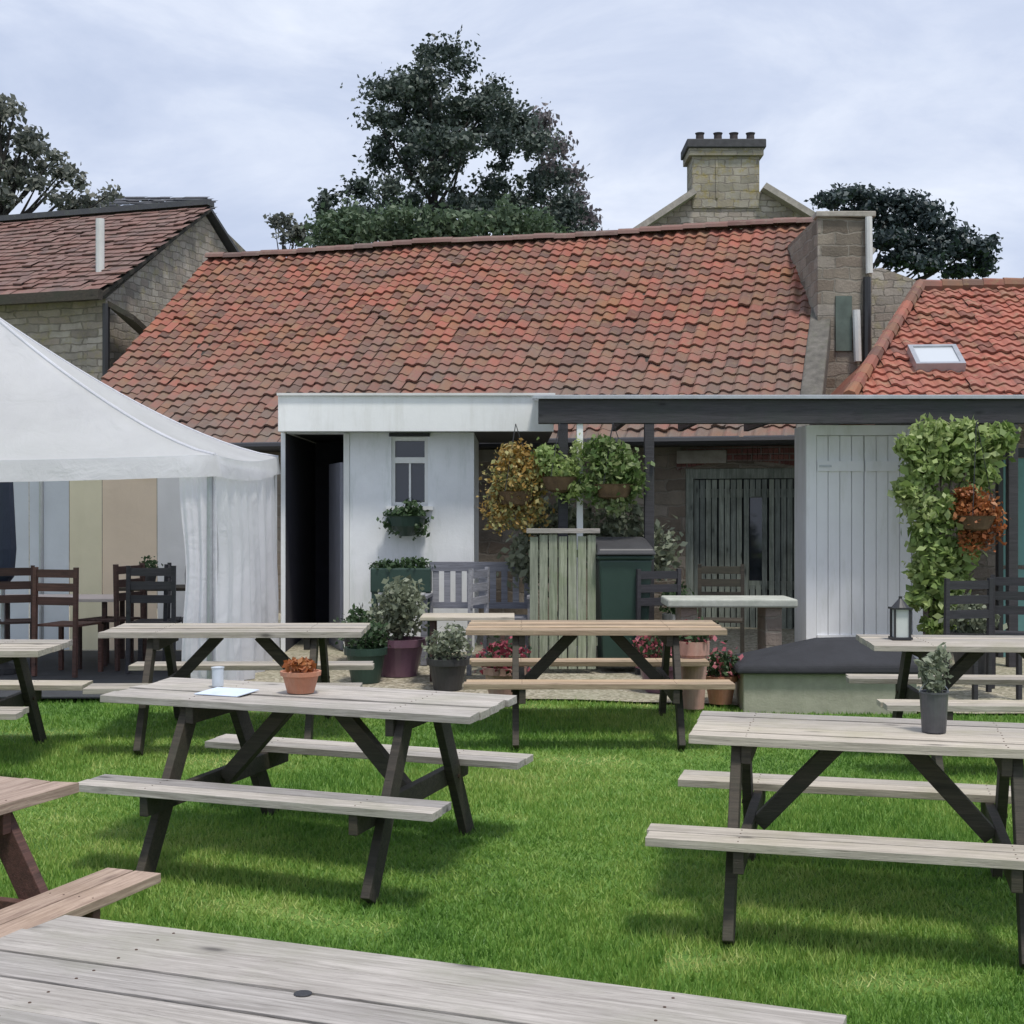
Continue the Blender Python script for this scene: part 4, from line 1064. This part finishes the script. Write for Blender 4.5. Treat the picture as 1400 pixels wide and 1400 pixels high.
# tall grasses between screen and bin
sp = thing('leafy_shrub', 'pale leafed shrub rising behind the green bin and the board screen', 'shrub', gp(X(812, 13.3), 13.3))
leaves('foliage', L_SAGE, [(0, 0, 1.2, .28, .2, .3), (.3, 0, 1.3, .25, .2, .25), (-.4, 0, 1.35, .3, .2, .2), (-.6, 0, 1.0, .25, .2, .3), (.6, 0, 1.05, .2, .2, .3)], 2200, .08, sp)
m_ = MB()
for c in ((0, 1.2), (.3, 1.3), (-.4, 1.35), (-.6, 1.0), (.6, 1.05)): m_.tube([(c[0] * .2, 0, 0), (c[0] * .7, .02, c[1] * .6), (c[0], 0, c[1])], [.02, .012, .006], 6)
m_.build('stems', BARK, sp)
# table and chair near the sage doors
st = thing('stone_table', 'round edged pale stone slab table in front of the sage green barn doors', 'table', gp(X(995, 12.0), 12.0))
zt_ = Z(820, 12.0) - gz(0, 12.0)
MB().box(-.55, .55, -.28, .28, zt_ - .07, zt_).build('tabletop', SLAB, st, bevel=.015)
for sx in (-1, 1): MB().box(sx * .36 - .07, sx * .36 + .07, -.2, .2, 0, zt_ - .072).build('leg', STONEB, st, bevel=.01)
chair('black chair between the green bin and the stone slab table', X(915, 12.3), 12.3, R(20), W_DARK)
chair('dark brown chair behind the stone slab table by the barn doors', X(985, 12.9), 12.9, R(-10), W_LEG)
pot('plant_pot', 'small white pot with a spiky plant on the stone slab table', (X(925, 12.9), 12.9, gz(0, 12.9) + .02), .13, .5, PIPE, L_BOX, [(0, 0, .62, .18, .15, .14)], 300, .06)
# raised bed with dark sloping cover
rb = thing('covered_raised_bed', 'low pale box with a dark slate coloured sloping cover behind the right lawn table', 'raised bed', gp(X(1124, 10.95), 10.95), R(-2))
MB().box(-.66, .66, -.32, .38, -.05, .27).build('box', RENDER, rb, bevel=.01)
m_ = MB()
vs = [(-.72, -.38, .272), (.70, -.38, .272), (.70, .44, .272), (-.72, .44, .272), (-.70, -.36, .34), (.69, -.36, .36), (.69, .42, .37), (-.70, .42, .34), (-.05, -.05, .55), (.60, -.02, .57), (.58, .2, .57), (-.02, .2, .55)]
vs = [(a_, b2, .272 + (c2_ - .272) * .82) for a_, b2, c2_ in vs]
m_.add(vs, [(3, 2, 1, 0), (0, 1, 5, 4), (1, 2, 6, 5), (2, 3, 7, 6), (3, 0, 4, 7), (4, 5, 9, 8), (5, 6, 10, 9), (6, 7, 11, 10), (7, 4, 8, 11), (8, 9, 10, 11)])
m_.build('cover', TARP, rb, bevel=.02)
# terracotta and flowers beyond the centre table
pot('plant_pot', 'tall faded pink terracotta pot at the right end of the tan picnic table', gp(X(948, 10.75), 10.75), .12, .52, TERRAP, L_BOX, [(0, 0, .58, .16, .15, .10)], 260, .05, flower=(L_FLOW, 90, .05))
pot('plant_pot', 'terracotta pot of red flowers and dark leaves beside the covered raised bed', gp(X(985, 10.95), 10.95), .13, .22, TERRA, L_BOX, [(0, 0, .30, .17, .15, .12)], 300, .05, flower=(L_FLOW, 120, .045))
pot('plant_pot', 'pot of deep pink flowers glimpsed behind the left end of the tan picnic table', gp(X(690, 11.0), 11.0), .17, .28, TERRAP, L_BOX, [(0, 0, .36, .2, .18, .12)], 300, .05, flower=(L_FLOW, 300, .05))
pot('plant_pot', 'pot of wine red flowers seen under the top of the tan picnic table', gp(X(905, 11.5), 11.5), .2, .24, PURPLE, L_BOX, [(0, 0, .36, .26, .2, .16)], 400, .05, flower=(L_FLOW, 420, .05))
# climber on the right and its neighbours
cl = thing('climbing_plant', 'tall yellow green climbing plant covering the canopy posts at the right', 'climbing plant', gp(X(1285, 12.75), 12.75))
def cpt(px, py, r, ry=.16): return (X(px, 12.75) - X(1285, 12.75), 0, Z(py, 12.75) - gz(0, 12.75) - .02, r, ry, r)
leaves('foliage', L_LIME, [cpt(1275, 600, .20), cpt(1262, 640, .18), cpt(1300, 630, .2), cpt(1258, 690, .20), cpt(1290, 700, .18), cpt(1268, 740, .16), cpt(1290, 760, .15), cpt(1278, 800, .13), cpt(1320, 600, .18), cpt(1345, 610, .17), cpt(1370, 600, .14), cpt(1345, 650, .12), cpt(1240, 610, .1), cpt(1236, 670, .1), cpt(1292, 830, .14), cpt(1262, 780, .15), cpt(1305, 790, .15), cpt(1255, 820, .1), cpt(1320, 750, .13), cpt(1325, 680, .12), cpt(1275, 855, .1), cpt(1310, 850, .12)], 7400, .085, cl, up=.2)
m_ = MB()
for k in range(4):
    b0 = (-.05 + k * .04, 0, 0)
    m_.tube([b0, (b0[0] - .06 + .03 * k, .02, .8), (b0[0] + .02, -.02, 1.5), (b0[0] + .15 * (k - 1), 0, 2.15)], [.018, .014, .01, .005], 6)
m_.build('stems', BARK, cl)
basket('hanging basket of rust orange foliage among the climbing plant', 1335, 705, 12.6, .17, L_RUST, [(0, 0, .05, .22, .16, .16), (.1, 0, -.1, .15, .1, .2), (-.08, 0, .18, .12, .1, .1), (-.06, 0, -.2, .12, .1, .16)], 1500, .05, cz0)
pot('plant_pot', 'dark pot with a pale tufty plant at the foot of the climbing plant', gp(X(1330, 12.3), 12.3), .2, .4, LID, L_SAGE, [(0, 0, .5, .2, .2, .14), (-.1, 0, .62, .12, .1, .1)], 700, .06)
td = thing('teal_door', 'teal painted door panel at the far right behind the climbing plant', 'door', (X(1402, 13.6), 13.6, gz(0, 13.6) + .02))
m_ = MB(); m_.box(-.22, .5, 0, .05, .9, 1.95); m_.box(-.22, .5, .0, .05, .0, .86); m_.build('panel', TEAL, td, bevel=.005)
m_ = MB(); m_.box(-.27, -.223, -.02, .07, 0, 2.05); m_.box(-.27, .5, -.02, .07, 1.96, 2.05); m_.build('frame', BLACK, td)
bw = thing('brown_wall', 'brown stone wall behind the climbing plant under the dark canopy', 'wall')
MB().box(X(1250, 14.6), 7.2, 14.6, 14.9, 0, 2.8).build('stonework', STONEB, bw)
chair('black chair behind the far right picnic table', X(1345, 11.2), 11.2, R(15), W_DARK)
chair('dark chair at the right frame edge near the teal door', X(1392, 11.8), 11.8, R(160), W_DARK)

# ------------------------------------------------------------------ trees
def tree(name, label, base, limbs, clumps, lmat, n, size, bark=None, cat='tree', tr=0.22, **kw):
    t = thing(name, label, cat, base)
    bx, by, bz = base
    loc = [(c[0] - bx, c[1] - by, c[2] - bz, *c[3:]) for c in clumps]
    top = max(c[2] for c in loc)
    m_ = MB(); 
    zs = [0, .25, .5, .75, .97]
    tc0 = np.mean([[c[0], c[1]] for c in loc], axis=0)
    apex = max(loc, key=lambda c: c[2])
    spine = [Vector((apex[0] * z + .12 * math.sin(z * 7), apex[1] * z, top * z)) for z in zs]
    m_.tube(spine, [tr, tr * .8, tr * .55, tr * .3, tr * .08], 8)
    for c in loc[::max(1, len(loc) // limbs)]:
        zz = max(.1, (c[2] - .15 * math.hypot(c[0], c[1])) / top - .12); i = min(3, int(zz * 4))
        p0 = spine[i].lerp(spine[i + 1], min(1, zz * 4 - i)); p2 = Vector(c[:3])
        m_.tube([p0, p0.lerp(p2, .5) + Vector((0, 0, -.1)), p2], [tr * .3, tr * .18, tr * .05], 6)
    m_.build('trunk', bark or BARKD, t)
    leaves('crown', lmat, loc, n, size, t, **kw)
    return t
def P3(px, py, d): return (X(px, d), d, Z(py, d))
D = 34.0
rt = random.Random(5)
prof = [(100, 552, 628), (120, 540, 668), (140, 530, 700), (160, 525, 715), (185, 515, 722), (220, 512, 738), (255, 500, 755), (290, 470, 775), (318, 445, 800)]
cl_ = []
for (py, a_, b_) in prof:
    nn = max(1, int((b_ - a_) / 38))
    for k in range(nn + 1):
        px = a_ + (b_ - a_) * (k + .0) / max(nn, 1) + rt.uniform(-10, 10)
        inner = 1 - abs((px - (a_ + b_) / 2) / ((b_ - a_) / 2 + 1)) ** 2
        cl_.append((X(px, D), D + rt.uniform(-1, 1) * (1 + 1.6 * inner), Z(py + rt.uniform(-10, 10), D), rt.uniform(.42, .7), rt.uniform(.4, .8), rt.uniform(.28, .46)))
    for k in range(nn * 3):
        px = rt.uniform(a_ - 6, b_ + 6); cl_.append((X(px, D), D + rt.uniform(-1.5, 1.5), Z(py + rt.uniform(-10, 24), D), rt.uniform(.14, .34), rt.uniform(.2, .4), rt.uniform(.12, .26)))
cl_.append((X(586, D), D, Z(84, D), .36, .4, .28)); cl_.append((X(583, D), D, Z(70, D), .2, .2, .16))
tree('evergreen_tree', 'tall dark pointed evergreen tree rising behind the middle of the barn roof', (X(640, D), D, .5), 30, cl_, L_DARK, 44000, .118, tr=.2, shell=.0)
D = 36.0
cl_ = [(X(px, D), D + rt.uniform(-.6, .6), Z(py, D), rt.uniform(.3, .5), .5, rt.uniform(.3, .45)) for px, py in [(740, 160), (765, 195), (750, 230), (780, 240), (790, 275), (760, 280), (805, 300), (775, 310), (735, 200)]]
tree('purple_leaved_tree', 'thin purplish grey tree showing at the right flank of the dark evergreen', (X(760, D), D, .5), 9, cl_, L_GREY, 3200, .14, shell=.1, tr=.12)
D = 27.5
cl_ = [(X(px, D), D + rt.uniform(-.5, .5), Z(py, D), rt.uniform(.25, .7), .5, rt.uniform(.16, .42)) for px, py in [(455, 305), (480, 300), (510, 308), (545, 300), (580, 308), (615, 300), (650, 306), (690, 302), (725, 308), (745, 315), (470, 322), (530, 325), (600, 325), (670, 325), (720, 328)]]
t = thing('tall_hedge', 'mid green hedge top showing along the barn ridge under the dark evergreen', 'hedge', (X(600, D), D, .5))
leaves('foliage', L_MID, [(c[0] - X(600, D), c[1] - D, c[2] - .5, *c[3:]) for c in cl_] + [(X(px, D) - X(600, D), 0, Z(345, D) - .5, .6, .5, .5) for px in range(450, 750, 40)], 9500, .12, t)
m_ = MB()
for px in range(460, 745, 40): m_.tube([(X(px, D) - X(600, D), 0, 0), (X(px + 5, D) - X(600, D), 0, Z(315, D) - .5)], [.08, .03], 6)
m_.build('stems', BARK, t)
def bush(label, px, py, d, w_, h_, mat, n, nm='small_tree'):
    cl_ = [(X(px + rt.uniform(-w_, w_), d), d + rt.uniform(-.3, .3), Z(py + rt.uniform(-h_, h_), d), rt.uniform(.18, .3), .25, rt.uniform(.15, .25)) for _ in range(7)]
    tree(nm, label, (X(px, d), d, .5), 6, cl_, mat, n, .11, tr=.08, shell=.2)
bush('small grey green tree top alone above the left end of the barn ridge', 390, 315, 30, 18, 14, L_WISP, 700)
bush('small dark pointed tree top just left of the tall evergreen', 450, 285, 33, 10, 16, L_DARK, 600)
D = 30.0
cl_ = []
for _ in range(34):
    px = rt.uniform(-60, 115); lim = 140 + max(0, px) * 1.1
    py = rt.uniform(lim, 290); cl_.append((X(px, D), D + rt.uniform(-1, 1), Z(py, D), rt.uniform(.25, .5), .4, rt.uniform(.18, .35)))
for px, py in ((20, 150), (35, 190), (0, 140), (75, 215), (110, 250), (150, 265), (95, 235)): cl_.append((X(px, D), D, Z(py, D), .3, .3, .2))
tree('thin_crowned_tree', 'thin grey green tree with sky showing through at the top left', (X(10, D), D, .5), 26, cl_, L_WISP, 5200, .15, tr=.2, shell=.1)
D = 31.0
cl_ = []
for px, py, rx, rz2 in [(1130, 280, .45, .14), (1160, 268, .6, .16), (1200, 270, .6, .2), (1240, 272, .55, .2), (1265, 285, .5, .2), (1180, 290, .8, .18), (1225, 300, .7, .25), (1275, 305, .5, .2), (1300, 325, .5, .22), (1240, 330, .7, .25), (1285, 345, .6, .25), (1325, 345, .4, .25), (1340, 365, .22, .25), (1310, 370, .4, .2), (1260, 365, .5, .2), (1205, 330, .4, .2), (1345, 335, .15, .12), (1225, 355, .4, .2)]:
    cl_.append((X(px, D), D + rt.uniform(-.5, .5), Z(py, D), rx, .7, rz2))
tree('cedar_tree', 'dark blue green cedar with a flat layered crown behind the right roofs', (X(1235, D), D, .5), 18, cl_, L_CEDAR, 15000, .12, tr=.18, shell=.0, up=.5)

# ------------------------------------------------------------------ world, sun, camera
w = bpy.data.worlds.new('World'); sc.world = w; w.use_nodes = True
nt = w.node_tree; nt.nodes.clear()
out = nt.nodes.new('ShaderNodeOutputWorld'); bg = nt.nodes.new('ShaderNodeBackground')
sky = nt.nodes.new('ShaderNodeTexSky'); sky.sky_type = 'NISHITA'; sky.sun_disc = False
SE, SA = R(68), R(150)     # sun elevation, and azimuth to the right of the view direction (+Y)
sky.sun_elevation = SE; sky.sun_rotation = SA; sky.air_density = 1.0; sky.dust_density = 2.0; sky.ozone_density = 1.0
tc = nt.nodes.new('ShaderNodeTexCoord'); mp = nt.nodes.new('ShaderNodeMapping'); mp.inputs['Scale'].default_value = (1.0, 1.0, 2.6)
nt.links.new(tc.outputs['Generated'], mp.inputs[0])
n1 = noise(nt, mp.outputs[0], 2.6, 6, 0.55, 0.3)
cloudcol = ramp(nt, noise(nt, mp.outputs[0], 4.5, 7, 0.6, 0.4), [(0.28, (3.1, 3.6, 4.75)), (0.5, (3.9, 4.35, 5.4)), (0.75, (5.2, 5.55, 6.3))])
fac = ramp(nt, n1, [(0.25, (0.80, 0.80, 0.80)), (0.5, (0.95, 0.95, 0.95))])
mx = mix(nt, fac, sky.outputs[0], cloudcol)
nt.links.new(mx, bg.inputs[0]); bg.inputs[1].default_value = 0.12
nt.links.new(bg.outputs[0], out.inputs[0])

sl = bpy.data.lights.new('sun', 'SUN'); sl.energy = 2.2; sl.angle = R(9); sl.color = (1.0, 0.955, 0.88)
so = bpy.data.objects.new('sun', sl); COL.objects.link(so)
dirv = Vector((math.sin(SA) * math.cos(SE), math.cos(SA) * math.cos(SE), math.sin(SE)))
so.rotation_euler = dirv.to_track_quat('Z', 'Y').to_euler()

cam = bpy.data.cameras.new('camera'); co = bpy.data.objects.new('camera', cam); COL.objects.link(co)
co.location = (0, 0, CZ); co.rotation_euler = (R(90), 0, 0)
cam.sensor_width = 36; cam.lens = 36 * F / 1400; cam.clip_end = 500; cam.clip_start = .05
sc.camera = co
sc.view_settings.view_transform = 'Standard'; sc.view_settings.look = 'None'; sc.view_settings.gamma = 1
sc.view_settings.exposure = 0.5
sc.render.resolution_x = 1024; sc.render.resolution_y = 1024
